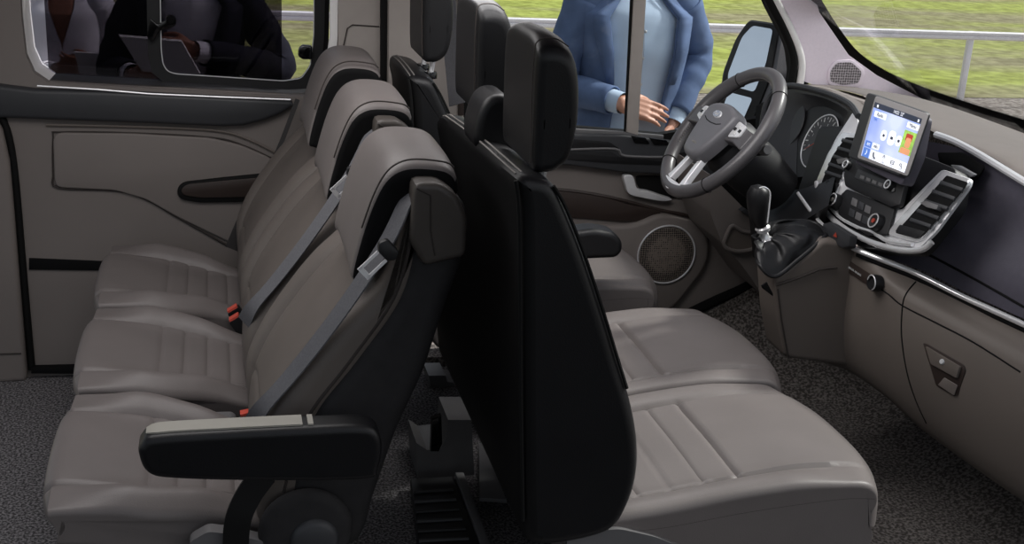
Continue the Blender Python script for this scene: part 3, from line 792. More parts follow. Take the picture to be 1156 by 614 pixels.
# bright strip along the edge
mk('edge_strip', tubebm(cr([p+V((-.002, 0, -.004)) for p in row([(1058, 150, 1.605), (1080, 158, 1.605), (1110, 174, 1.605), (1156, 202, 1.615), (1260, 264, 1.625)])], 5, False), .008, 8), M['silver'], dash)
mk('edge_strip', tubebm(cr([p+V((-.002, 0, -.004)) for p in row([(890, 97, 1.68), (930, 100, 1.66), (960, 110, 1.63), (985, 118, 1.61)])], 5, False), .010, 8), M['pillar'], dash)
# navy passenger panel between edge strip and chrome strip
Rt = row([(1040, 158, 1.60), (1085, 168, 1.605), (1120, 186, 1.61), (1156, 208, 1.615), (1260, 270, 1.63)])
Rm = row([(1030, 210, 1.585), (1085, 222, 1.60), (1120, 240, 1.61), (1156, 262, 1.62), (1260, 330, 1.64)])
Rb = row([(975, 283, 1.47), (1040, 305, 1.53), (1090, 330, 1.57), (1156, 360, 1.60), (1260, 408, 1.63)])
skin([Rt, [a.lerp(b, .3)+V((.008, 0, 0)) for a, b in zip(Rt, Rm)], Rm, [a.lerp(b, .6)+V((-.012, 0, 0)) for a, b in zip(Rm, Rb)], Rb], M['navy'], 'passenger_panel')
# card slot recess on the upper shelf
sh = [p+V((-.006, 0, .0)) for p in row([(1062, 172, 1.60), (1090, 172, 1.605), (1116, 188, 1.605), (1106, 204, 1.60), (1080, 196, 1.60), (1066, 190, 1.60)])]
mk('shelf_recess', slab(rnd(sh, .008), (-.004, 0, 0), .002), M['soft_black'], dash)
sh = [p+V((-.014, 0, 0)) for p in row([(1083, 186, 1.60), (1092, 187, 1.60), (1110, 197, 1.60), (1106, 200, 1.60), (1092, 195, 1.60)])]
mk('shelf_latch', slab(rnd(sh, .003), (-.008, 0, 0), .003), M['silver'], dash)
# chrome strip
CS = row([(905, 218, 1.40), (925, 245, 1.40), (948, 267, 1.41), (970, 281, 1.425), (1000, 293, 1.46), (1040, 309, 1.515), (1090, 334, 1.56), (1156, 364, 1.595), (1260, 412, 1.625)])
mk('chrome_strip', tubebm(cr([p+V((-.010, 0, 0)) for p in CS], 6, False), [.0045]*12+[.0065]*37, 10), M['chrome'], dash)
# lower taupe skin with knee bulge
La = row([(900, 224, 1.42), (925, 250, 1.42), (950, 272, 1.43), (985, 291, 1.445), (1040, 313, 1.52), (1100, 342, 1.57), (1156, 369, 1.60), (1260, 417, 1.63)])
Lb = row([(900, 300, 1.42), (930, 310, 1.42), (960, 320, 1.43), (1000, 330, 1.45), (1040, 350, 1.485), (1100, 385, 1.525), (1156, 416, 1.55), (1260, 470, 1.58)])
Lc = row([(900, 360, 1.42), (930, 370, 1.43), (960, 382, 1.44), (1000, 400, 1.46), (1040, 430, 1.485), (1100, 470, 1.52), (1156, 500, 1.54), (1260, 560, 1.57)])
Ld = row([(900, 400, 1.46), (930, 408, 1.47), (960, 420, 1.48), (1000, 448, 1.50), (1040, 484, 1.53), (1100, 528, 1.56), (1156, 566, 1.58), (1260, 630, 1.60)])
skin([La, [a.lerp(b, .35)+V((-.006, 0, 0)) for a, b in zip(La, Lb)], Lb, Lc, Ld, [p+V((.16, 0, -.02)) for p in Ld], [p+V((.5, 0, .02)) for p in Ld]], M['beige_dark'], 'lower_panel')
TL = bvh(bpy.data.objects['lower_panel']); TP = bvh(bpy.data.objects['passenger_panel'])
ep = [R0[-1], R1[-1], Rt[-1], Rm[-1], Rb[-1], La[-1], Lb[-1], Lc[-1], Ld[-1], Ld[-1]+V((.5, 0, .02))]
mk('end_panel', slab(ep, (0, .006, 0)), M['beige_dark'], dash)
# black gap under the chrome strip
mk('strip_gap', tubebm(cr([p+V((-.003, 0, -.013)) for p in CS[3:]], 6, False), .006, 8), M['soft_black'], dash)
# panel joints
mk('panel_groove', tubebm(hits(TP, [(1040+i*6, 283+i*3.05+.012*i*i) for i in range(24)], .0), .003, 6), M['soft_black'], dash)
def joint(pts, r=.0018, name='panel_joint'):
    P = cr([(u, v, 0) for u, v in pts], 8, False)
    return mk(name, tubebm(hits(TL, [(p.x, p.y) for p in P], .0003), r, 6), M['soft_black'], dash)
joint([(1034, 318), (1024, 330), (1019, 345), (1018, 380), (1024, 420), (1034, 452), (1046, 478)])
joint([(950, 300), (962, 307), (1000, 330), (1019, 345), (1060, 366), (1100, 387), (1152, 420)])
def on_low(pts, off): return hits(TL, pts, off)
gh = mk('glovebox_latch', slab(rnd(on_low([(1043, 387), (1047, 388), (1089, 412), (1091, 418), (1082, 446), (1078, 447), (1058, 435)], .001), .004), (-.002, 0, 0), .0005), M['brown'], dash)
mk('latch_paddle', slab(rnd(on_low([(1048, 391), (1087, 414), (1083, 427), (1054, 411)], .004), .003), (-.005, 0, .001), .002), M['beige_dark'], gh)
mk('latch_lip', slab(rnd(on_low([(1061, 434), (1068, 426), (1083, 435), (1079, 446)], .004), .002), (-.002, 0, 0), .0008), M['dash_top'], gh)
kc = hit(TL, 1067, 408, .008)
mk('key_cylinder', lathebm([(0, .004), (.005, .004), (.0065, 0)], kc, (-1, -.2, .3), 20), M['silver'], gh)
# airbag switch strip with text and round dial
ab = on_low([(949, 294), (955, 291), (986, 311), (987, 321), (982, 323), (951, 303)], .001)
mk('switch_strip', slab(rnd(ab, .004), (-.003, 0, .001), .001), M['brown'], dash)
q0, q1 = hit(TL, 955, 298, .006), hit(TL, 976, 311.5, .006)
text('PASSENGER AIR BAG', .0068, q0.lerp(q1, .5), q1-q0, (0, 0, 1), M['mark'], 'switch_lettering', dash)
dk = hit(TL, 992, 320, .0)
kn = mk('round_switch', lathebm([(0, .016), (.012, .016), (.0135, .02), (.017, .02), (.019, .014), (.019, 0)], dk, (-1, -.12, .2), 28), M['plastic'], dash)
mk('switch_ring', tubebm([dk+V((-.02, -.0024, .004))+V((0, math.cos(a), math.sin(a)))*.0165 for a in (2*PI*k/28 for k in range(28))], .0016, 6, True), M['silver'], kn)

# --------------------------------------------------------- centre stack
SO = V((1.44, 2.3, .70)); SN = V((-math.cos(math.radians(24)), 0, math.sin(math.radians(24))))
def sp_(pts, o=0): return [atp(u, v, SO+SN*o, SN) for u, v in pts]
def splate(name, pts, o, th, m, parent, r=.004, bev=.002, label=None):
    return mk(name, slab(rnd(sp_(pts, o), r), SN*th, bev), m, parent, label=label)
# dark backing and silver surround
splate('stack_backing', [(940, 150), (975, 150), (1060, 185), (1098, 200), (1090, 240), (1050, 290), (990, 288), (945, 262), (915, 225)], -.05, .045, M['plastic'], dash, .02, .004)
splate('silver_surround', [(966, 126), (975, 150), (960, 185), (962, 210), (1020, 238), (1066, 192), (1099, 203), (1097, 212), (1060, 262), (1040, 282), (1010, 281), (970, 266), (940, 244), (926, 218), (926, 200), (945, 158)], -.005, .007, M['silver'], dash, .010, .003)
# lower silver lip with two curves
lip = cr(sp_([(922, 206), (928, 232), (948, 254), (980, 272), (1015, 282), (1040, 282), (1052, 273)], .006), 5, False)
mk('stack_lip', tubebm(lip, .007, 10), M['chrome'], dash)
lip = cr(sp_([(930, 222), (946, 243), (968, 256), (985, 262), (1003, 272), (1030, 276)], .008), 5, False)
mk('stack_lip', tubebm(lip, .005, 10), M['chrome'], dash)
splate('lip_gap', [(930, 228), (950, 246), (975, 260), (1000, 273), (1000, 278), (970, 266), (945, 252), (930, 235)], .001, .004, M['gloss'], dash, .003, .001)
# air vents
def vent(quad, inner, slots, knob, low):
    v = splate('air_vent', quad, .001, .008, M['chrome'], dash, .008, .003, label='air vent with chrome frame and black louvres')
    mk('vent_cavity', slab(rnd(sp_(inner, .0095), .004), SN*.0008), M['soft_black'], v)
    for a, b in slots:
        p, q = sp_([a, b], .011)
        d = (q-p).normalized(); u = SN.cross(d).normalized()
        bm = slab([p+u*.0055, q+u*.0055, q-u*.002, p-u*.002], SN*.004+V((0, 0, .003)), .001)
        mk('louvre', bm, M['slate'], v)
    if knob: mk('vent_tab', slab(rnd(sp_(knob, .012), .003), SN*.012, .003), M['grey'], v)
    if low: mk('vent_button', slab(rnd(sp_(low, .0105), .003), SN*.004, .002), M['plastic'], v)
vent([(1068, 193), (1098, 204), (1093, 214), (1042, 272), (1034, 274), (1005, 266), (1007, 260)], [(1069, 198), (1093, 206), (1089, 213), (1043, 266), (1034, 269), (1011, 263)],
     [((1062, 208), (1087, 217)), ((1053, 218), (1078, 227)), ((1044, 229), (1070, 238)), ((1036, 240), (1060, 249)), ((1028, 250), (1051, 258))], [(1043, 231), (1050, 229), (1064, 234), (1062, 239), (1050, 236)],
     [(1017, 254), (1046, 262), (1040, 268), (1034, 269), (1012, 262)])
vent([(953, 150), (974, 152), (969, 178), (958, 186), (944, 224), (928, 216), (924, 205), (937, 174)], [(955, 155), (971, 156), (966, 176), (955, 185), (942, 219), (931, 213), (928, 205), (940, 176)],
     [((951, 160), (969, 165)), ((946, 169), (966, 175)), ((941, 178), (957, 184)), ((936, 187), (954, 193)), ((932, 196), (950, 202))], [(948, 182), (960, 180), (960, 186), (950, 187)], [(934, 203), (948, 208), (943, 217), (933, 211)])
# glossy centre with bezel for radio
splate('radio_bezel', [(964, 178), (1028, 202), (1020, 234), (1010, 236), (958, 212), (956, 200)], .008, .012, M['plastic'], dash, .006, .003)
splate('radio_strip', [(969, 191), (1012, 208), (1008, 218), (965, 201)], .0205, .002, M['slate'], dash, .003, .001)
for k in range(6):
    u, v = 972+k*6.8, 197.5+k*2.7
    splate('radio_button', [(u, v), (u+4.5, v+1.8), (u+3.3, v+5.5), (u-1.2, v+3.7)], .0225, .0015, M['grey'], dash, .001, .0005)
def knob(u, v, r, o, label, face=None):
    c = atp(u, v, SO+SN*o, SN)
    k = mk('knob', lathebm([(0, .020), (r*.72, .020), (r*.86, .022), (r, .018), (r*1.06, 0)], c, SN, 32), M['plastic'], dash, label=label)
    a, b = frame_at(SN)
    mk('knob_ring', tubebm([c+SN*.0215+(a*math.cos(t)+b*math.sin(t))*r*.84 for t in (2*PI*i/32 for i in range(32))], .0018, 6, True), M['chrome'], k)
    if face: mk('knob_pointer', lathebm([(0, .0225), (r*.28, .0225), (r*.28, .02)], c, SN, 16), face, k)
    return k
knob(962, 189, .0105, .012, 'small radio volume knob', M['grey'])
knob(1010, 212, .0115, .014, 'small radio tuning knob', M['grey'])
knob(947, 229, .018, .008, 'left temperature knob', M['mark_grey'])
knob(994, 253, .019, .008, 'right temperature knob', M['amber'])
# climate panel
splate('climate_panel', [(958, 214), (1012, 236), (1004, 266), (980, 266), (948, 244), (950, 222)], .006, .006, M['plastic'], dash, .005, .002)
for j in range(2):
    for k in range(3):
        u, v = 963+k*7.5-j*3, 223+k*4.0+j*12
        splate('climate_button', [(u, v), (u+6, v+3), (u+4, v+11), (u-2, v+8)], .0125, .002, M['slate'] if (j+k) % 2 else M['grey'], dash, .0015, .0008)
# hazard / lock block under the lip
hz = [p for p in row([(936, 254, 1.395), (944, 252, 1.395), (968, 267, 1.405), (966, 280, 1.405), (958, 282, 1.405), (936, 268, 1.395)])]
hb_ = mk('hazard_switch', slab(rnd(hz, .004), (-.018, 0, .004), .003), M['slate'], dash)
hq = [p+V((-.019, 0, .004)) for p in row([(950, 263, 1.40), (954, 265, 1.40), (953, 270, 1.40), (949, 268, 1.40)])]
mk('hazard_mark', slab([hq[0].lerp(hq[1], .5), hq[2], hq[3]], (-.001, 0, 0)), M['amber'], hb_)

# --------------------------------------------------------- infotainment
TN = V((-math.cos(math.radians(10)), 0, math.sin(math.radians(10)))); TO = V((1.43, 2.38, .90))
def tp_(pts, o=0): return [atp(u, v, TO+TN*o, TN) for u, v in pts]
tb = mk('touchscreen', slab(rnd(tp_([(988, 106), (1051, 128), (1026, 201), (966, 179)], -.022), .010), TN*.022, .004, 3), M['slate'], dash, label='tablet style touchscreen in a grey bezel')
mk('screen_back', slab(rnd(tp_([(998, 112), (1053, 134), (1044, 180), (1030, 212), (976, 186)], -.052), .012), TN*.028, .004), M['navy'], tb)
mk('bezel', slab(rnd(tp_([(989, 108), (1049, 129), (1025, 199), (968, 178)], .0002), .008), TN*.0012, .0005), M['bezel'], tb)
sx = (tp_([(1049, 129)])[0]-tp_([(989, 108)])[0]).normalized(); sy = TN.cross(sx)*-1
sy = sy if sy.z > 0 else -sy
c00, c10, c11, c01 = [V(p) for p in ((988, 115, 0), (1041, 134, 0), (1021, 195, 0), (972, 175.5, 0))]
def uv(s, t):
    a = c00.lerp(c10, s); b = c01.lerp(c11, s); p = a.lerp(b, t); return (p.x, p.y)
def ui(name, s0, t0, s1, t1, m, o=.0018, r=0, th=.0003):
    q = tp_([uv(s0, t0), uv(s1, t0), uv(s1, t1), uv(s0, t1)], o)
    return mk(name, slab(rnd(q, r) if r else q, TN*th), m, tb, smooth=0)
ui('display', 0, 0, 1, 1, M['ui_bg'], .0014)
ui('status_bar', 0, 0, 1, .10, M['ui_dark'])
ui('screen_tile', .05, .145, .30, .25, M['ui_white'], r=.001)
ui('screen_tile', .75, .13, 1.0, .23, M['ui_white'], r=.001)
ui('screen_tile', .02, .70, .16, .815, M['ui_blue']); ui('screen_tile', .02, .83, .16, 1.0, M['ui_blue'])
ui('screen_tile', .18, .70, .33, .80, M['ui_white'], r=.001)
ui('menu_bar', .18, .83, 1.0, 1.0, M['ui_white'])
ui('screen_picture', .74, .28, 1.0, .70, M['ui_green'])
ui('picture_hair', .80, .33, .94, .46, M['ui_hair'], .0022, .004)
ui('picture_face', .82, .40, .93, .58, M['ui_face'], .0026, .006)
ui('picture_shoulder', .76, .59, .97, .70, M['ui_face'], .0022, .006)
for s, w, t0, t1 in ((.29, .12, .42, .61), (.45, .15, .38, .64), (.62, .12, .42, .61)):
    ui('screen_icon', s, t0, s+w, t1, M['ui_white'], .002, .012)
    ui('icon_mark', s+w*.32, (t0+t1)/2-.025, s+w*.68, (t0+t1)/2+.025, M['ui_dark'], .0026, .002)
def tt(body, s, t, size, m, o=.003): return text(body, size, tp_([uv(s, t)], o)[0], sx, sy, m, 'screen_lettering', tb, .0001)
tt('14:52  22\u00b0', .52, .05, .0105, M['ui_white']); tt('Radio', .17, .2, .012, M['ui_dark']); tt('Menu', .87, .18, .012, M['ui_dark'])
tt('FM', .1, .30, .010, M['ui_blue']); tt('Info', .25, .75, .011, M['ui_dark'])
tt('\u266a', .09, .91, .02, M['ui_white']); tt('AM', .09, .76, .010, M['ui_white'])
for s, g in ((.28, 'T'), (.48, '\u2191'), (.68, '\u25a1'), (.88, '\u00a7')):
    if g == 'T':
        q = tp_([uv(.245, .86), uv(.26, .93), uv(.30, .96)], .003); mk('menu_icon', tubebm(cr(q, 4, False), .0016, 6), M['ui_dark'], tb)
    elif g == '\u2191': tt('\u2191', s, .905, .02, M['ui_dark'])
    elif g == '\u25a1':
        mk('menu_icon', tubebm(tp_([uv(.65, .88), uv(.72, .88), uv(.72, .94), uv(.65, .94)], .003), .0007, 5, True), M['ui_dark'], tb)
        q = tp_([uv(.65, .91), uv(.72, .91)], .003); mk('menu_icon', tubebm(q, .0005, 5), M['ui_dark'], tb)
    else:
        q = tp_([uv(.87+.022*math.cos(a), .895+.022*math.sin(a)) for a in (2*PI*k/10 for k in range(10))], .003); mk('menu_icon', tubebm(q, .0006, 5, True), M['ui_dark'], tb)
        q = tp_([uv(.885, .915), uv(.91, .955)], .003); mk('menu_icon', tubebm(q, .0008, 5), M['ui_dark'], tb)
for s in (.23, .44, .64, .84):
    ui('menu_caption', s, .965, s+.08, .98, M['ui_dark'])
ui('status_mark', .06, .03, .09, .08, M['ui_white'], .002); ui('status_mark', .93, .03, .96, .08, M['ui_white'], .002)

# ---------------------------------------------------- instrument binnacle
CN = V((-math.cos(math.radians(22)), 0, math.sin(math.radians(22)))); CO = V((1.52, 2.82, .80))
def cp_(pts, o=0): return [atp(u, v, CO+CN*o, CN) for u, v in pts]
hood = [cr(cp_(p, o), 4, False) for p, o in (
    ([(862, 215), (862, 150), (870, 116), (892, 100), (925, 104), (955, 116), (966, 132), (948, 168), (928, 208)], .03),
    ([(868, 213), (868, 150), (876, 121), (894, 106), (924, 109), (951, 121), (961, 134), (945, 167), (925, 206)], .028),
    ([(884, 206), (886, 150), (892, 128), (904, 116), (926, 115), (948, 124), (957, 137), (942, 166), (921, 201)], .010),
    ([(899, 198), (901, 150), (906, 132), (915, 122), (930, 120), (946, 127), (953, 138), (940, 165), (917, 195)], 0))]
mk('binnacle', grid(hood), M['slate'], dash)
hb2 = cr(cp_([(858, 160), (866, 114), (888, 97), (925, 103), (957, 116), (969, 131)], .034), 5, False)
mk('binnacle_rim', tubebm(hb2, .008, 8), M['slate'], dash)
hs = [cr(r, 4, False) for r in ([V((1.70, 3.30, .86)), V((1.70, 3.2, .875)), V((1.70, 3.0, .895)), V((1.68, 2.8, .90)), V((1.65, 2.6, .90))], cp_([(866, 114), (876, 104), (890, 98), (925, 103), (966, 128)], .034))]
mk('binnacle_cover', grid(hs), M['dash_top'], dash)
splc = mk('instrument_cluster', slab(rnd(cp_([(896, 200), (897, 140), (905, 124), (926, 116), (950, 126), (957, 140), (942, 168), (918, 200)], -.004), .01), CN*.003), M['plastic'], dash)
dc_ = cp_([(926, 160)], .004)[0]; a_, b_ = frame_at(CN)
rad = (cp_([(944, 160)], .004)[0]-dc_).length
mk('dial_face', lathebm([(0, .002), (rad*.98, .002), (rad, 0)], dc_, CN, 40), M['slate'], splc)
mk('dial_ring', tubebm([dc_+CN*.003+(a_*math.cos(t)+b_*math.sin(t))*rad*1.02 for t in (2*PI*i/40 for i in range(40))], .0018, 6, True), M['silver'], splc)
bm = bmesh.new()
for i in range(-10, 11):
    t = PI/2+i*.22
    e = a_*math.cos(t)+b_*math.sin(t); f_ = CN.cross(e); L0, L1 = rad*(.76 if i % 2 == 0 else .84), rad*.93
    w = .0014 if i % 2 == 0 else .0008
    prism(bm, [dc_+CN*.0025+e*L0+f_*w, dc_+CN*.0025+e*L1+f_*w, dc_+CN*.0025+e*L1-f_*w, dc_+CN*.0025+e*L0-f_*w], CN*.0006)
mk('dial_marks', bm, M['mark'], splc, smooth=0)
dx_ = V((0, -1, 0)); dy_ = V((math.sin(math.radians(22)), 0, math.cos(math.radians(22))))
for i, n in enumerate(('0', '1', '2', '3', '4', '5', '6')):
    t = math.radians(210-i*40)
    text(n, .011, dc_+CN*.003+(dx_*math.cos(t)+dy_*math.sin(t))*rad*.62, dx_, dy_, M['mark'], 'dial_numeral', splc, .0001)
mk('dial_needle', tubebm([dc_+CN*.006, dc_+CN*.006+(dx_*math.cos(3.8)+dy_*math.sin(3.8))*rad*.8], [.0016, .0006], 6), M['amber'], splc)
mk('dial_hub', lathebm([(0, .010), (.007, .010), (.009, .003)], dc_, CN, 20), M['gloss'], splc)
mk('binnacle_back', slab(cp_([(850, 230), (855, 120), (885, 104), (930, 106), (958, 118), (972, 135), (960, 180), (935, 240)], -.03), CN*.004), M['soft_black'], dash)
# outer (far) gauge, mostly behind the wheel
dc2 = dc_+V((0, .19, 0))
mk('dial_face', lathebm([(0, .002), (rad*.98, .002), (rad, 0)], dc2, CN, 40), M['slate'], splc)
# column shroud and dark lower left area
cs = [cr(cp_(p, o), 4, False) for p, o in (([(862, 215), (884, 215), (910, 212), (944, 196)], .042), ([(845, 240), (870, 262), (905, 250), (935, 232)], .09), ([(850, 290), (875, 300), (905, 285), (930, 262)], .02))]
mk('knee_panel', grid(cs), M['plastic'], dash)
# left lower taupe panel with pocket under the wheel
kp = [at(u, v, Y=3.0) for u, v in ((800, 195), (830, 225), (866, 262), (880, 300), (880, 345), (862, 334), (838, 300), (815, 275), (802, 240))]
mk('kick_panel', slab(rnd(kp, .01), (0, .25, 0), .006), M['beige'], dash)
pkt = [at(u, v, Y=2.985) for u, v in ((826, 252), (838, 262), (862, 262), (861, 276), (845, 283), (828, 284), (815, 277))]
mk('pocket_rim', tubebm(rnd(pkt, .02), .006, 8, True), M['beige'], dash)
pkt = [at(u, v, Y=2.99) for u, v in ((827, 255), (838, 264), (860, 264), (858, 275), (845, 281), (828, 282), (817, 277))]
mk('pocket_recess', slab(rnd(pkt, .02), (0, -.003, 0)), M['beige_dark'], dash)
ck = [at(u, v, Y=3.02) for u, v in ((802, 200), (860, 190), (925, 240), (905, 262), (872, 290), (850, 262), (826, 232))]
mk('under_column_cover', slab(ck, (0, .3, 0)), M['soft_black'], dash)
cl = [at(u, v, Y=3.0) for u, v in ((833, 236), (838, 233), (848, 240), (844, 244))]
mk('hood_release', slab(cl, (0, -.02, 0), .003), M['slate'], dash)

# gear console hanging from the dash
CY = 2.56
def yz(pts, Y): return [at(u, v, Y=Y) for u, v in pts]
gcon = xz([(875, 313), (900, 296), (930, 270), (960, 275), (985, 300), (990, 420), (955, 413), (905, 407), (886, 404), (878, 360)], 2.42)
mk('gear_console', soft(rnd(gcon, .012), 2.42, 2.53, .012, .008, 6), M['beige_dark'], dash)
mk('console_edge', tubebm(yz([(876, 322), (900, 314), (925, 304), (945, 302)], 2.416), .003, 6), M['stitch_dark'], dash)
mk('console_edge', tubebm(yz([(878, 326), (882, 360), (890, 403)], 2.416), .0022, 6), M['stitch_dark'], dash)
mk('console_slot', slab(yz([(859, 322), (865, 318), (872, 331), (872, 334), (860, 325)], 2.416), (0, -.004, 0), .001), M['soft_black'], dash)

# gear lever
gear = thing('gear_lever', at(880, 285, Y=2.5), 'black leather gear lever with silver collar and gathered boot', 'gear lever')
GX = at(870, 262, Y=2.50)
def gl_(u, v): return at(u, v, Y=2.50)
kb = bmesh.new()
ax = [gl_(861, 257), gl_(858, 250), gl_(856.5, 242), gl_(856, 234), gl_(856, 226), gl_(856, 218), gl_(857, 212), gl_(858, 209)]
tube(kb, ax, [.013, .017, .022, .0255, .027, .026, .020, .007], 20)
mk('gear_knob', kb, M['black'], gear)
kx = [gl_(853, 209), gl_(859, 208), gl_(865, 214), gl_(864, 230), gl_(862, 248)]
mk('knob_seam', tubebm(cr([p+V((-.002, -.0255, .0)) for p in kx], 4, False), .0016, 6), M['silver'], gear)
sh = lathebm([(.009, 0), (.015, .003), (.016, .012), (.010, .018), (.009, .030), (.016, .034), (.018, .043), (.012, .05), (.009, .055)], gl_(866, 275), (gl_(861, 257)-gl_(866, 275)).normalized(), 20)
mk('shaft_collar', sh, M['chrome'], gear)
# gathered boot: loft from lever to base outline
base = [(858, 300), (875, 312), (900, 294), (926, 272), (932, 264), (920, 252), (895, 250), (868, 262), (855, 282)]
topc = gl_(865, 276)
bm = bmesh.new(); rows = []
NB = 72
B_ = resample(cr([at(u, v, Y=2.415+.125*k_) for (u, v), k_ in zip(base, (.1, 0, .05, .15, .45, .9, 1, 1, .6))], 6), .001)
B_ = [B_[int(i*len(B_)/NB)] for i in range(NB)]
ax1 = (gl_(861, 257)-topc).normalized(); ta, tb2 = frame_at(ax1)
c0 = sum(B_, V((0, 0, 0)))/NB
ang0 = None
T_ = []
for p in B_:
    d = (p-c0); d -= ax1*d.dot(ax1); T_.append(topc+d.normalized()*.014)
for j in range(15):
    s = j/14; ring = []
    for i in range(NB):
        p = T_[i].lerp(B_[i], s**1.25)+V((0, 0, .028*math.sin(PI*s**.8)))
        d = (p-c0); d.z = 0
        p += d.normalized()*(.006*math.sin(i/NB*2*PI*9+s*5)*math.sin(PI*s)+.012*math.sin(PI*s)+.004*math.sin(s*14+i*.2))
        ring.append(bm.verts.new(p))
    rows.append(ring)
for A, B in zip(rows, rows[1:]):
    for i in range(NB): bm.faces.new((A[i], A[(i+1) % NB], B[(i+1) % NB], B[i]))
bmesh.ops.recalc_face_normals(bm, faces=bm.faces)
mk('gear_boot', bm, M['black'], gear, smooth=80)
mk('boot_rim', tubebm(B_, .005, 8, True), M['plastic'], gear)

# ---------------------------------------------------------- steering wheel
WT = math.radians(38); WC = V((1.2165, 2.758, .8365))
WN = V((-math.cos(WT), 0, math.sin(WT))); WX = V((0, -1, 0)); WU = V((math.sin(WT), 0, math.cos(WT)))
def wp(x, y, z=0): return WC+WX*x+WU*y+WN*z
wheel = thing('steering_wheel', WC, 'black leather steering wheel with silver lower spoke and oval emblem', 'steering wheel')
RR = .182
rim = [wp(RR*math.cos(t), RR*math.sin(t)) for t in (2*PI*i/96 for i in range(96))]
rads = [.0175+.002*(gauss(math.atan2(math.sin(t-PI*.16), math.cos(t-PI*.16)), 0, .3)+gauss(math.atan2(math.sin(t-PI*.84), math.cos(t-PI*.84)), 0, .3)) for t in (2*PI*i/96 for i in range(96))]
bm = bmesh.new(); tube(bm, rim, rads, 16, True); bmesh.ops.recalc_face_normals(bm, faces=bm.faces)
rm = mk('rim', bm, M['wheel'], wheel)
bm = bmesh.new()
for i in range(150):
    t = 2*PI*i/150
    if math.sin(t) < -.45: continue
    c, s = math.cos(t), math.sin(t); r0 = RR-.0165
    p = wp(r0*c, r0*s, .006); q = wp((r0+.0005)*math.cos(t+.022), (r0+.0005)*math.sin(t+.022), -.004)
    tube(bm, [p, q], .0011, 4)
mk('rim_stitching', bm, M['mark_grey'], rm)
for t in (PI*.28, PI*.72, PI*1.25, PI*1.75):
    e = V((math.cos(t), math.sin(t)))
    ring = [wp(e.x*(RR+.0183*math.cos(a)), e.y*(RR+.0183*math.cos(a)), .0183*math.sin(a)) for a in (2*PI*k/20 for k in range(20))]
    mk('rim_seam', tubebm(ring, .0012, 5, True), M['rubber'], rm)
hubp = [(-.082, .026), (-.066, .052), (0, .064), (.066, .052), (.082, .026), (.064, -.045), (.040, -.088), (0, -.098), (-.040, -.088), (-.064, -.045)]
hb_bm = slab([wp(p.x, p.y, .0) for p in cr([(a, b, 0) for a, b in hubp], 5)], WN*.04, .016, 4)
mk('hub', hb_bm, M['hubgrey'], wheel)
em = wheel and mk('emblem', lathebm([(0, .004), (.8, .004), (1, 0)], (0, 0, 0), (0, 0, 1), 36), M['silver'], wheel)
def emb(o, sx_, sy_, z, ox, oy):
    for v in o.data.vertices: c = v.co+WC; v.co = wp(ox+c.x*sx_, oy+c.y*sy_, z+c.z)-WC
emb(em, .0215, .0105, .0395, 0, .026)
e2 = mk('emblem_field', lathebm([(0, .0045), (.84, .0045), (.84, .003)], (0, 0, 0), (0, 0, 1), 36), M['blue_oval'], wheel); emb(e2, .0215, .0105, .0395, 0, .026)
text('Ford', .0125, wp(0, .026, .0445), WX, WU, M['mark'], 'emblem_lettering', wheel, .0002)
text('AIRBAG', .008, wp(0, -.062, .0405), WX, WU, M['mark_grey'], 'hub_lettering', wheel, .0002)
mk('hub_line', tubebm([wp(x, y, .0405) for x, y in ((-.05, .008), (-.03, .002), (0, 0), (.03, .002), (.05, .008))], .0012, 6), M['rubber'], wheel)
for s in (-1, 1):
    q = [wp(s*x, y, -.004) for x, y in ((.045, .040), (.10, .034), (.172, .030), (.172, -.020), (.11, -.012), (.05, -.02))]
    mk('side_spoke', slab(rnd(q, .008), WN*.022, .006, 3), M['wheel'], wheel)
    q = [wp(s*x, y, .0185) for x, y in ((.082, .040), (.130, .036), (.134, .004), (.086, -.008))]
    bp = mk('button_pad', slab(rnd(q, .008), WN*.005, .002), M['silver'], wheel)
    c = (.108, .018)
    for dx, dy in ((.013, 0), (-.013, 0), (0, .010), (0, -.010)):
        x, y = s*(c[0]+dx), c[1]+dy
        q = [wp(x+a*.0055, y+b*.0042, .0237) for a, b in ((-1, -1), (1, -1), (1, 1), (-1, 1))]
        mk('button', slab(rnd(q, .002), WN*.002, .0008), M['gloss'] if dx else M['mark'], bp)
    # silver split lower spoke
    q = [wp(s*x, y, -.004) for x, y in ((.020, -.055), (.036, -.052), (.050, -.150), (.062, -.172), (.034, -.182), (.030, -.150))]
    mk('lower_spoke', slab(rnd(q, .005), WN*.016, .005, 3), M['silver'], wheel)
q = [wp(x, y, -.004) for x, y in ((-.060, -.166), (.060, -.166), (.050, -.184), (0, -.192), (-.050, -.184))]
mk('lower_spoke', slab(rnd(q, .006), WN*.020, .006, 3), M['silver'], wheel)
col = lathebm([(.03, .0), (.065, -.005), (.075, -.03), (.072, -.12), (.06, -.22), (0, -.22)], wp(0, -.012, -.012), WN, 28)
mk('column_shroud', col, M['plastic'], dash)
# control stalk on the near side of the column
stp = [wp(.06, .0, -.05), wp(.11, .01, -.05), wp(.145, .02, -.045)]
stk = mk('control_stalk', tubebm(cr(stp, 4, False), [.009]*5+[.011]*4, 12), M['plastic'], dash)
mk('stalk_tip', lathebm([(0, .022), (.011, .022), (.013, .016), (.013, 0)], wp(.145, .02, -.045), (stp[2]-stp[1]).normalized(), 18), M['grey'], stk)
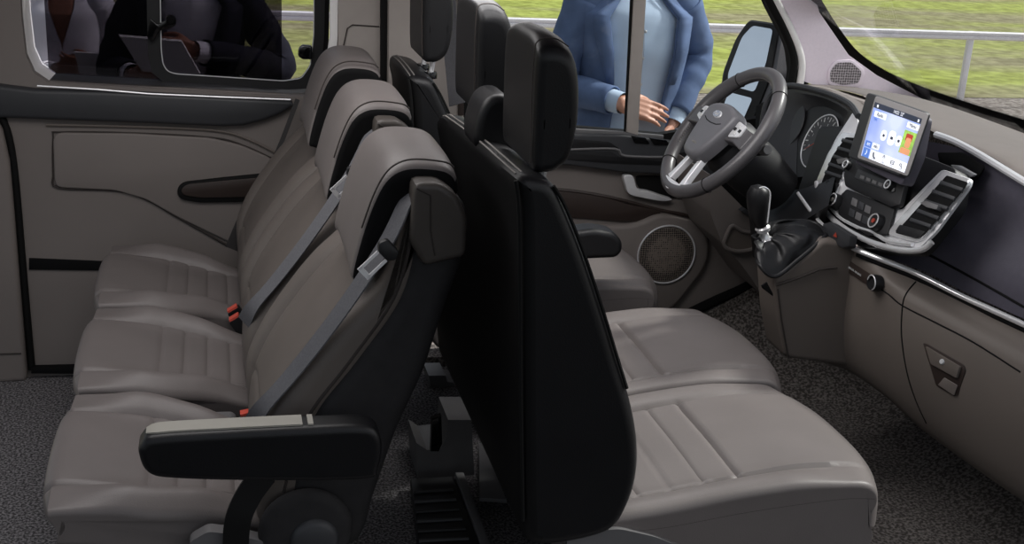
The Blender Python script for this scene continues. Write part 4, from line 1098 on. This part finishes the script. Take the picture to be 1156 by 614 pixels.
# ============================================== gap between the seat rows
rb = [at(u, v, Y=2.62) for u, v in ((470, 500), (482, 508), (498, 506), (504, 496), (506, 474), (532, 474), (536, 542), (472, 545))]
rs = thing('step_riser', (.52, 2.62, 0), 'grey plastic step riser standing between the two seat rows', 'step riser')
mk('riser_body', slab(rb, (0, .14, 0), .006), M['grey'], rs)
mk('riser_catch', slab([at(u, v, Y=2.61) for u, v in ((486, 470), (497, 466), (498, 497), (494, 506), (485, 506))], (0, -.02, 0), .004), M['gloss'], rs)
rg = [at(u, v, Y=3.15) for u, v in ((484, 424), (503, 424), (505, 431), (512, 432), (524, 458), (490, 462))]
tag(mk('pillar_foot', slab(rg, (0, .1, 0), .006), M['grey']), 'small grey plastic cover at the foot of the pillar, behind the step riser', 'cover')
tr = thing('step_tread', (.49, 2.45, 0), 'ribbed black step tread with pale metal edge, in front of the grey riser', 'step tread')
def fl_(pts, z): return [at(u, v, Z=z) for u, v in pts]
mk('tread_mat', slab(fl_([(463, 548), (512, 545), (548, 640), (474, 640)], .012), (0, 0, .02), .006), M['plastic'], tr)
for k in range(7):
    v = 553+k*11
    mk('tread_rib', tubebm([at(467+k*1.2, v+3, Z=.034), at(511+k*3.6, v, Z=.034)], .0045, 8), M['slate'] if k % 2 else M['plastic'], tr)
mk('tread_edge', slab(fl_([(513, 545), (523, 545), (558, 640), (548, 640)], .012), (0, 0, .03), .004), M['grey'], tr)
tag(mk('rail_cover', slab(fl_([(540, 506), (545, 500), (572, 568), (541, 566)], .02), (0, 0, .01), .003), M['grey']), 'small grey triangular seat rail cover on the floor beside the step tread', 'cover')

# =============================================================== door mirror
ym = 3.60
mir = thing('door_mirror', at(855, 100, Y=ym), 'exterior door mirror with two mirror glasses outside the driver window', 'mirror')
def ony(pts, Y): return [at(u, v, Y=Y) for u, v in pts]
MO = at(852, 84, Y=ym); _d = ray(852, 84).normalized(); MN = (V((-.85, .35, .22)).normalized()-_d).normalized()
def onm(pts, o): return [atp(u, v, MO+MN*o, MN) for u, v in pts]
mk('mirror_housing', slab(rnd(onm([(846, 22), (880, 27), (884, 36), (874, 92), (852, 146), (826, 146), (812, 122), (816, 82), (830, 45)], 0), .02), MN*-.10, .03, 4), M['hubgrey'], mir)
mk('mirror_rim', slab(rnd(onm([(846, 24), (876, 28), (880, 36), (870, 90), (848, 144), (826, 143), (814, 120), (818, 83), (832, 44)], .0), .02), MN*.008, .004), M['plastic'], mir)
mk('main_glass', slab(rnd(onm([(850, 29), (873, 33), (865, 72), (852, 104), (823, 96), (822, 84), (838, 42)], .009), .014), MN*.002), M['mirror'], mir)
mk('blind_spot_glass', slab(rnd(onm([(823, 104), (850, 111), (838, 138), (826, 138), (817, 120)], .009), .012), MN*.002), M['mirror'], mir)
mk('mirror_arm', tubebm([at(880, 100, Y=3.66), at(895, 100, Y=3.42)], .03, 12), M['plastic'], mir)

# ============================================================= out of doors
GZ = -.60
def ground_mat():
    m = bpy.data.materials.new('grass field'); m.use_nodes = True
    nt = m.node_tree; b = nt.nodes['Principled BSDF']; L = nt.links.new
    tc = nt.nodes.new('ShaderNodeTexCoord')
    mp = nt.nodes.new('ShaderNodeMapping'); mp.inputs['Scale'].default_value = (.05, .32, 1); L(tc.outputs['Object'], mp.inputs[0])
    n1 = nt.nodes.new('ShaderNodeTexNoise'); n1.inputs['Scale'].default_value = 1.6; n1.inputs['Detail'].default_value = 2; L(mp.outputs[0], n1.inputs['Vector'])
    r1 = nt.nodes.new('ShaderNodeValToRGB'); r1.color_ramp.elements[0].position = .44; r1.color_ramp.elements[1].position = .58
    r1.color_ramp.elements[0].color = lin((154, 150, 120)); r1.color_ramp.elements[1].color = lin((166, 176, 98)); L(n1.outputs['Fac'], r1.inputs[0])  # brighter bands put sunlit stripes into the grass colour
    n2 = nt.nodes.new('ShaderNodeTexNoise'); n2.inputs['Scale'].default_value = 6; n2.inputs['Detail'].default_value = 8; L(tc.outputs['Object'], n2.inputs['Vector'])
    r2 = nt.nodes.new('ShaderNodeValToRGB'); r2.color_ramp.elements[0].color = (.62, .6, .55, 1); r2.color_ramp.elements[1].color = (1.25, 1.25, 1.2, 1)
    r2.color_ramp.elements[0].position = .35; r2.color_ramp.elements[1].position = .65; L(n2.outputs['Fac'], r2.inputs[0])
    mx = nt.nodes.new('ShaderNodeMix'); mx.data_type = 'RGBA'; mx.blend_type = 'MULTIPLY'; mx.inputs[0].default_value = .8
    L(r1.outputs[0], mx.inputs[6]); L(r2.outputs[0], mx.inputs[7]); L(mx.outputs[2], b.inputs['Base Color'])
    b.inputs['Roughness'].default_value = 1; b.inputs['Specular IOR Level'].default_value = 0
    return m
def quad(name, x0, x1, y0, y1, z, m):
    return mk(name, grid([[V((x0, y0, z)), V((x1, y0, z))], [V((x0, y1, z)), V((x1, y1, z))]]), m, kind=st)
quad('ground_grass', -40, 90, 11.2, 120, GZ, ground_mat())
quad('ground_track', -40, 90, 3.5, 11.2, GZ-.004, speckle_mat('grey gravel', (122, 114, 108), (172, 164, 158), 22, bump=.3))
def guard(y, zc, label, xs):
    g = thing('guard_rail', (xs[0], y, GZ), label, 'guard rail')
    pr = [(a*.6, b*.5) for a, b in [(0, -.085), (-.03, -.06), (-.03, -.02), (0, 0), (-.03, .02), (-.03, .06), (0, .085), (.012, .085), (-.016, .055), (-.016, .022), (.012, 0), (-.016, -.022), (-.016, -.055), (.012, -.085)]]
    bm = bmesh.new(); prism(bm, [V((-12, y+a, zc+b)) for a, b in pr], (40, 0, 0))
    mk('rail_beam', bm, M['rail'], g)
    for x in xs: mk('rail_post', boxbm(x-.03, x+.03, y+.012, y+.06, GZ-.05, zc+.04, .006), M['rail'], g)
    return g
gp_ = at(1085, 118, Z=GZ)
guard(gp_.y, at(1090, 40, Y=gp_.y).z, 'pale galvanised guard rail running along the grass outside', [gp_.x+k*4.0 for k in range(-3, 4)])

# ------------------------------------------------------------------- people
def remesh(bm, vox):
    me = bpy.data.meshes.new('r'); bm.to_mesh(me); bm.free(); ob = bpy.data.objects.new('r', me); COL.objects.link(ob)
    md = ob.modifiers.new('r', 'REMESH'); md.mode = 'VOXEL'; md.voxel_size = vox
    sm = ob.modifiers.new('s', 'SMOOTH'); sm.factor = .5; sm.iterations = 4
    bpy.context.view_layer.update()
    m2 = bpy.data.meshes.new_from_object(ob.evaluated_get(bpy.context.evaluated_depsgraph_get()))
    bpy.data.objects.remove(ob); bpy.data.meshes.remove(me)
    b = bmesh.new(); b.from_mesh(m2); bpy.data.meshes.remove(m2); return b
def limb(bm, pts, rad, n=14, flat=None):
    """tapering tube with rounded ends"""
    P = resample(cr(pts, 6, False), .02, False); L = len(P)-1
    R = []
    for i in range(len(P)):
        s = i/L*(len(rad)-1); k = min(int(s), len(rad)-2); t = s-k
        R.append(rad[k]*(1-t)+rad[k+1]*t)
    d0 = (P[0]-P[1]).normalized(); d1 = (P[-1]-P[-2]).normalized()
    P2_ = [P[0]+d0*R[0]*.95, P[0]+d0*R[0]*.6]+P+[P[-1]+d1*R[-1]*.6, P[-1]+d1*R[-1]*.95]
    R2 = [R[0]*.25, R[0]*.8]+R+[R[-1]*.8, R[-1]*.25]
    tube(bm, P2_, R2, n, flat=flat)
def ell(bm, c, r, n=20):
    b = bmesh.new(); bmesh.ops.create_uvsphere(b, u_segments=n, v_segments=n//2+2, radius=1)
    for v in b.verts: v.co = V((v.co.x*r[0], v.co.y*r[1], v.co.z*r[2]))+V(c)
    join(bm, b)
def loft_y(secs, n=32, a0=None):
    """secs: (z, cx, cy, rx, ry); angle 0 faces -y"""
    bm = bmesh.new(); G = []
    for k, (z, cx, cy, rx, ry) in enumerate(secs):
        a = a0[k] if a0 else 0
        cnt = n+1 if a0 else n
        ang = [a+(2*PI-2*a)*i/n for i in range(cnt)]
        G.append([bm.verts.new((cx+rx*math.copysign(abs(math.sin(t))**.85, math.sin(t)), cy-ry*math.copysign(abs(math.cos(t))**.85, math.cos(t)), z)) for t in ang])
    for A, B in zip(G, G[1:]):
        m = len(A)
        for i in range(m-1 if a0 else m): bm.faces.new((A[i], A[(i+1) % m], B[(i+1) % m], B[i]))
    return bm, G
def interp(keys, n):
    out = []
    for i in range(n+1):
        s = i/n*(len(keys)-1); k = min(int(s), len(keys)-2); t = s-k; t = t*t*(3-2*t) if False else t
        out.append(tuple(a*(1-t)+b*t for a, b in zip(keys[k], keys[k+1])))
    return out
def hand(bm, w, d, nrm, thumb, curl=.5, sc=1.0):
    """palm and five fingers: w wrist, d toward fingers, nrm palm normal, thumb = side of the thumb"""
    d = V(d).normalized(); nrm = V(nrm); nrm = (nrm-d*nrm.dot(d)).normalized(); s = V(thumb); s = (s-d*s.dot(d)-nrm*s.dot(nrm)).normalized()
    w = V(w)
    for o in (-.029, -.010, .010, .029):
        limb(bm, [w+s*o*.55*sc, w+(d*.045+s*o*.9)*sc, w+(d*.088+s*o)*sc], [.016*sc, .0165*sc, .0115*sc], 10)
    for o, ln, c in ((.033, .072, .85), (.011, .08, 1), (-.011, .075, 1.1), (-.032, .058, 1.3)):
        p = w+(d*.088+s*o)*sc; a = curl*.5*c; pts = [p]
        for f in (.45, .32, .23):
            e = d*math.cos(a)+nrm*math.sin(a); p = p+e*ln*f*sc*1.05; pts.append(p); a += curl*.75*c
        limb(bm, pts, [.0088*sc, .0082*sc, .0074*sc, .006*sc], 10)
    p = w+(d*.022+s*.022)*sc
    limb(bm, [p, p+(d*.028+s*.026+nrm*.012)*sc, p+(d*.058+s*.032+nrm*.026)*sc, p+(d*.078+s*.028+nrm*.034)*sc], [.015*sc, .0115*sc, .0098*sc, .0075*sc], 10)
def person(base, H, label, jacket, shirt, trousers, skin, hair, arms, opening, female=False, long_hair=False, turn=0):
    bx, by = base; z0 = GZ
    root = thing('person', (bx, by, z0), label, 'person')
    g = lambda f: z0+f*H
    shw = (.105 if not female else .095)*H       # half shoulder joint distance
    k = H/1.8; th = .9 if female else 1
    bm = bmesh.new()
    # torso, neck, head
    b, G = loft_y(interp([(g(.46), bx, by, .15*k, .11*k), (g(.53), bx, by, .165*k*th, .115*k), (g(.61), bx, by, .135*k*th, .10*k), (g(.72), bx, by-.01, .16*k*th, .115*k*th), (g(.79), bx, by, .165*k*th, .10*k), (g(.825), bx, by+.01, .10*k, .07*k), (g(.84), bx, by+.01, .06*k, .06*k)], 24))
    b.faces.new(G[0]); b.faces.new(G[-1][::-1]); join(bm, b)
    limb(bm, [V((bx, by+.015, g(.81))), V((bx, by+.01, g(.85))), V((bx, by, g(.89)))], [.06*k, .054*k, .055*k])
    hc = V((bx, by-.005, g(.937)))
    ell(bm, hc, (.074*k, .092*k, .108*k)); ell(bm, hc+V((0, -.028, -.055))*k, (.054*k, .058*k, .055*k))
    limb(bm, [hc+V((0, -.088, .01))*k, hc+V((0, -.106, -.026))*k], [.008*k, .014*k], 8)
    for s in (-1, 1): ell(bm, hc+V((s*.075, .008, -.008))*k, (.010*k, .020*k, .03*k), 10)
    ell(bm, hc+V((0, -.083, -.062))*k, (.022*k, .009*k, .007*k), 10)
    # legs
    for s in (-1, 1):
        hip = V((bx+s*.085*k, by, g(.50)))
        limb(bm, [hip, V((bx+s*.095*k, by-.01, g(.28))), V((bx+s*.10*k, by+.02, g(.06)))], [.085*k, .058*k, .042*k])
        limb(bm, [V((bx+s*.10*k, by+.03, z0+.05)), V((bx+s*.11*k, by-.10, z0+.035))], [.04*k, .034*k])
    sh = {}
    for s in (-1, 1):
        A = arms[s]; p0 = V((bx+s*shw*1.02, by+.01, g(.80))); sh[s] = p0
        limb(bm, [p0, A['e'], A['w']], [.05*k*th, .04*k*th, .028*k*th])
        hand(bm, V(A['w'])+(V(A['w'])-V(A['e'])).normalized()*.01, A['d'], A['n'], A['t'], A.get('curl', .5), k)
    body = mk('body', remesh(bm, .0048), skin, root, smooth=80)
    for s in (-1, 1):
        e = bmesh.new(); ell(e, hc+V((s*.030, -.082, .006))*k, (.012*k, .008*k, .008*k), 10)
        mk('eye', e, M['gloss'], root)
    # hair
    hb_ = bmesh.new(); bmesh.ops.create_uvsphere(hb_, u_segments=28, v_segments=18, radius=1)
    kill = [v for v in hb_.verts if (v.co.y < -.25 and v.co.z < .42) or v.co.z < (-.5 if not long_hair else -.95)]
    bmesh.ops.delete(hb_, geom=kill, context='VERTS')
    for v in hb_.verts:
        c = v.co.copy()
        v.co = V((c.x*.084*k, c.y*.102*k+.006, c.z*.120*k))+hc
        if long_hair and c.z < 0: v.co += V((c.x*.03, .01, c.z*.22))*k
    mk('hair', hb_, hair, root)
    # trousers
    tb_ = bmesh.new()
    b, G = loft_y(interp([(g(.44), bx, by, .168*k, .118*k), (g(.53), bx, by, .178*k*th, .126*k), (g(.595), bx, by, .150*k*th, .112*k)], 6)); b.faces.new(G[0]); b.faces.new(G[-1][::-1]); join(tb_, b)
    for s in (-1, 1):
        limb(tb_, [V((bx+s*.085*k, by, g(.49))), V((bx+s*.097*k, by-.01, g(.28))), V((bx+s*.10*k, by+.015, g(.045)))], [.098*k, .075*k, .062*k], 18)
    mk('trousers', remesh(tb_, .012), trousers, root, smooth=80)
    for s in (-1, 1):
        sb = bmesh.new(); limb(sb, [V((bx+s*.10*k, by+.04, z0+.045)), V((bx+s*.105*k, by-.05, z0+.045)), V((bx+s*.112*k, by-.13, z0+.034))], [.048*k, .047*k, .036*k], 14)
        for v in sb.verts: v.co.z = max(v.co.z, z0+.002)
        mk('shoe', sb, M['shoe'], root)
    # shirt
    b, G = loft_y(interp([(g(.52), bx, by, .172*k*th, .128*k), (g(.61), bx, by, .150*k*th, .115*k), (g(.72), bx, by-.012, .172*k*th, .128*k*th), (g(.79), bx, by, .175*k*th, .108*k), (g(.825), bx, by+.012, .10*k, .075*k), (g(.845), bx, by+.012, .066*k, .064*k)], 24), 40,
                  interp([(.0,), (.0,), (.02,), ((.35,) if female else (.05,)), ((.9,) if female else (.2,)), ((1.0,) if female else (.3,))], 24) and [x[0] for x in interp([(.001,), (.001,), (.001,), (.22 if female else .001,), (.48 if female else .06,), (.75 if female else .3,)], 24)])
    so = mk('shirt', b, shirt, root, smooth=80)
    for i in range(5):
        zz = g(.56+.05*i)
        if not female:
            bb = bmesh.new(); ell(bb, V((bx, by-.135*k, zz)), (.006, .004, .006), 8); mk('shirt_button', bb, M['mark'], so)
    cuff = {}
    for s in (-1, 1):
        A = arms[s]; e, w = V(A['e']), V(A['w']); d = (w-e).normalized()
        cb = bmesh.new(); tube(cb, [w-d*.06, w-d*.02, w+d*.012], [.040*k*th, .0385*k*th, .037*k*th], 18, caps=False)
        mk('shirt_cuff', cb, shirt, so)
    # jacket: open shell and sleeves
    if jacket:
        keys = [(g(.44), bx, by, .205*k*th, .150*k), (g(.53), bx, by, .198*k*th, .148*k), (g(.62), bx, by, .176*k*th, .136*k), (g(.72), bx, by-.012, .198*k*th, .150*k), (g(.785), bx, by, .212*k*th, .128*k), (g(.815), bx, by+.012, .16*k*th, .10*k), (g(.848), bx, by+.02, .075*k, .075*k)]
        b, G = loft_y(interp(keys, 30), 44, [x[0] for x in interp([(o_,) for o_ in opening], 30)])
        jb = bmesh.new(); join(jb, b)
    else:
        jb = bmesh.new()
    for s in (-1, 1):
        A = arms[s]; e, w = V(A['e']), V(A['w']); d = (w-e).normalized()
        we = w-d*.035
        P = resample(cr([sh[s]+V((-s*.02, 0, .005)), sh[s].lerp(e, .5)+V((s*.004, .008, 0)), e, e.lerp(we, .5), we], 6, False), .016, False); L = len(P)-1
        R = []
        for i in range(len(P)):
            t = i/L; base_r = (.074*(1-t)+.049*t)*k*th
            R.append(base_r*(1+.05*math.sin(i*1.3)*gauss(t, .5, .3)+.03*math.sin(i*.7+1)))
        tube(jb, P, R, 20, caps=False)
        ell(jb, P[0]+V((-s*.008, 0, -.002)), (R[0]*1.0, R[0]*.98, R[0]*.98), 16)
    jk = mk('jacket' if jacket else 'blouse_sleeves', jb, jacket or shirt, root, smooth=80)
    sm = jk.modifiers.new('thickness', 'SOLIDIFY'); sm.thickness = .006; sm.offset = -1
    if jacket:
        op = [x[0] for x in interp([(o_,) for o_ in opening], 30)]; sec = interp(keys, 30)
        for s in (-1, 1):
            rowa, rowb = [], []
            for j in range(12, 29):
                z, cx, cy, rx, ry = sec[j]; wdt = .30*math.sin(PI*min(1, (j-12)/14*.9+.1))+.04
                for a_, lst, off in ((op[j], rowa, .004), (op[j]+wdt, rowb, .012)):
                    lst.append(V((cx+s*(rx+off)*abs(math.sin(a_))**.85, cy-(ry+off)*abs(math.cos(a_))**.85, z)))
            lp = grid([rowa, rowb]); lo = mk('lapel', lp, jacket, jk, smooth=80)
            sd = lo.modifiers.new('thickness', 'SOLIDIFY'); sd.thickness = .004
    return root
# man in the blue blazer by the driver window
bx, by = 1.54, 4.42
aw, bw = at(700, 116, Y=by-.24), at(760, 136, Y=by-.10)
person((bx, by), 1.95, 'person in a blue blazer and pale blue shirt outside the driver window', M['blazer'], M['shirt'], M['jeans'], M['skin'], M['hair'],
       {-1: dict(e=V((bx-.27, by-.02, aw.z+.02)), w=aw, d=V((1, -.25, -.22)), n=V((.1, .75, -.6)), t=V((0, .5, .85)), curl=.28),
        1: dict(e=V((bx+.28, by+.03, bw.z+.22)), w=bw, d=V((-.35, -.25, -.9)), n=V((-.8, .4, .2)), t=V((-.3, -1, 0)), curl=.6)},
       (.55, .50, .45, .52, .55, .45, .5))
nb = [at(u, v, Y=by-.20) for u, v in ((722, 131), (752, 126), (750, 150), (716, 152))]
tag(mk('notebook', slab(rnd(nb, .012), (0, .012, 0), .003), M['tablet']), 'pale grey notebook held at the waist of the person in the blue blazer', 'notebook')
# two people behind the rear side window
cx, cy = -.085, 4.95
hw = at(222, 58, Y=cy-.30)
person((cx, cy), 1.86, 'person in a dark suit holding white sheets behind the rear side window', M['suit'], M['shirt_white'], M['suit'], M['skin_tan'], M['hair'],
       {1: dict(e=V((cx+.33, cy-.08, hw.z-.09)), w=hw, d=V((-1, -.15, .1)), n=V((.1, .9, -.2)), t=V((0, -.2, 1)), curl=.8),
        -1: dict(e=V((cx-.30, cy-.02, hw.z-.12)), w=at(150, 84, Y=cy-.28), d=V((.9, -.2, .2)), n=V((0, .6, .8)), t=V((0, -1, .2)), curl=.5)},
       (.2, .15, .15, .35, .5, .45, .5))
ps = [at(u, v, Y=cy-.345) for u, v in ((135, 41), (205, 47), (226, 84), (160, 80))]
tag(mk('paper_sheets', slab(ps, (0, .008, .006), .001), M['paper']), 'white paper sheets held by the person in the dark suit', 'paper')
wx, wy = -.60, 5.35
person((wx, wy), 1.72, 'person in an open neck white blouse with long fair hair behind the rear side window', None, M['shirt_white'], M['suit'], M['skin_tan'], M['hair_fair'],
       {1: dict(e=V((wx+.20, wy-.02, .50)), w=at(112, 76, Y=wy-.24), d=V((-.8, -.3, .1)), n=V((0, .8, .4)), t=V((0, -.3, 1)), curl=.6),
        -1: dict(e=V((wx-.22, wy-.02, .50)), w=at(62, 80, Y=wy-.24), d=V((.9, -.3, .1)), n=V((0, .8, .4)), t=V((0, -.3, 1)), curl=.6)},
       None, True, True)
ps = [at(u, v, Y=wy-.33) for u, v in ((84, 59), (112, 61), (116, 84), (90, 84))]
tag(mk('paper_card', slab(ps, (0, .006, .004), .001), M['paper']), 'small white card held by the person in the white blouse', 'paper')

# ---------------------------------------------------------------- lighting
w = bpy.data.worlds.new('sky'); bpy.context.scene.world = w; w.use_nodes = True
nt = w.node_tree; bg = nt.nodes['Background']
sk = nt.nodes.new('ShaderNodeTexSky'); sk.sky_type = 'NISHITA'; sk.sun_disc = False
sk.sun_elevation = math.radians(48); sk.sun_rotation = math.radians(100); sk.air_density = 1.0; sk.dust_density = 2.5
hs = nt.nodes.new('ShaderNodeHueSaturation'); hs.inputs['Saturation'].default_value = .35; nt.links.new(sk.outputs[0], hs.inputs['Color']); nt.links.new(hs.outputs[0], bg.inputs[0]); bg.inputs[1].default_value = .12
def lamp(name, kind, loc, energy, size=1, sy=None, rot=None, col=(1, 1, 1), to=None):
    d = bpy.data.lights.new(name, kind); d.energy = energy; d.color = col
    o = bpy.data.objects.new(name, d); COL.objects.link(o); o.location = loc
    if kind == 'AREA':
        d.size = size
        if sy: d.shape = 'RECTANGLE'; d.size_y = sy
    if kind == 'SUN': d.angle = math.radians(size)
    if to is not None: o.rotation_euler = (V(to)-V(loc)).to_track_quat('-Z', 'Y').to_euler()
    return o
lamp('sun', 'SUN', (14, 4.4, 13), 3.8, 5, to=(0, 2.2, 0), col=(1, .97, .92))
lamp('cabin_fill_light', 'AREA', (-.15, 2.3, 1.47), 9.5, .9, .9, to=(-.25, 2.4, 0), col=(1, .975, .97))  # added fill lamp brightening the rear seats, no real fitting
lamp('cabin_fill_light', 'AREA', (1.0, 2.35, 1.46), 10, .5, 1.2, to=(1.5, 2.35, .4), col=(1, .98, .98))  # added fill lamp aimed at the dashboard, no real fitting
sc = bpy.context.scene
sc.view_settings.view_transform = 'Standard'; sc.view_settings.look = 'None'; sc.view_settings.exposure = 0; sc.view_settings.gamma = 1
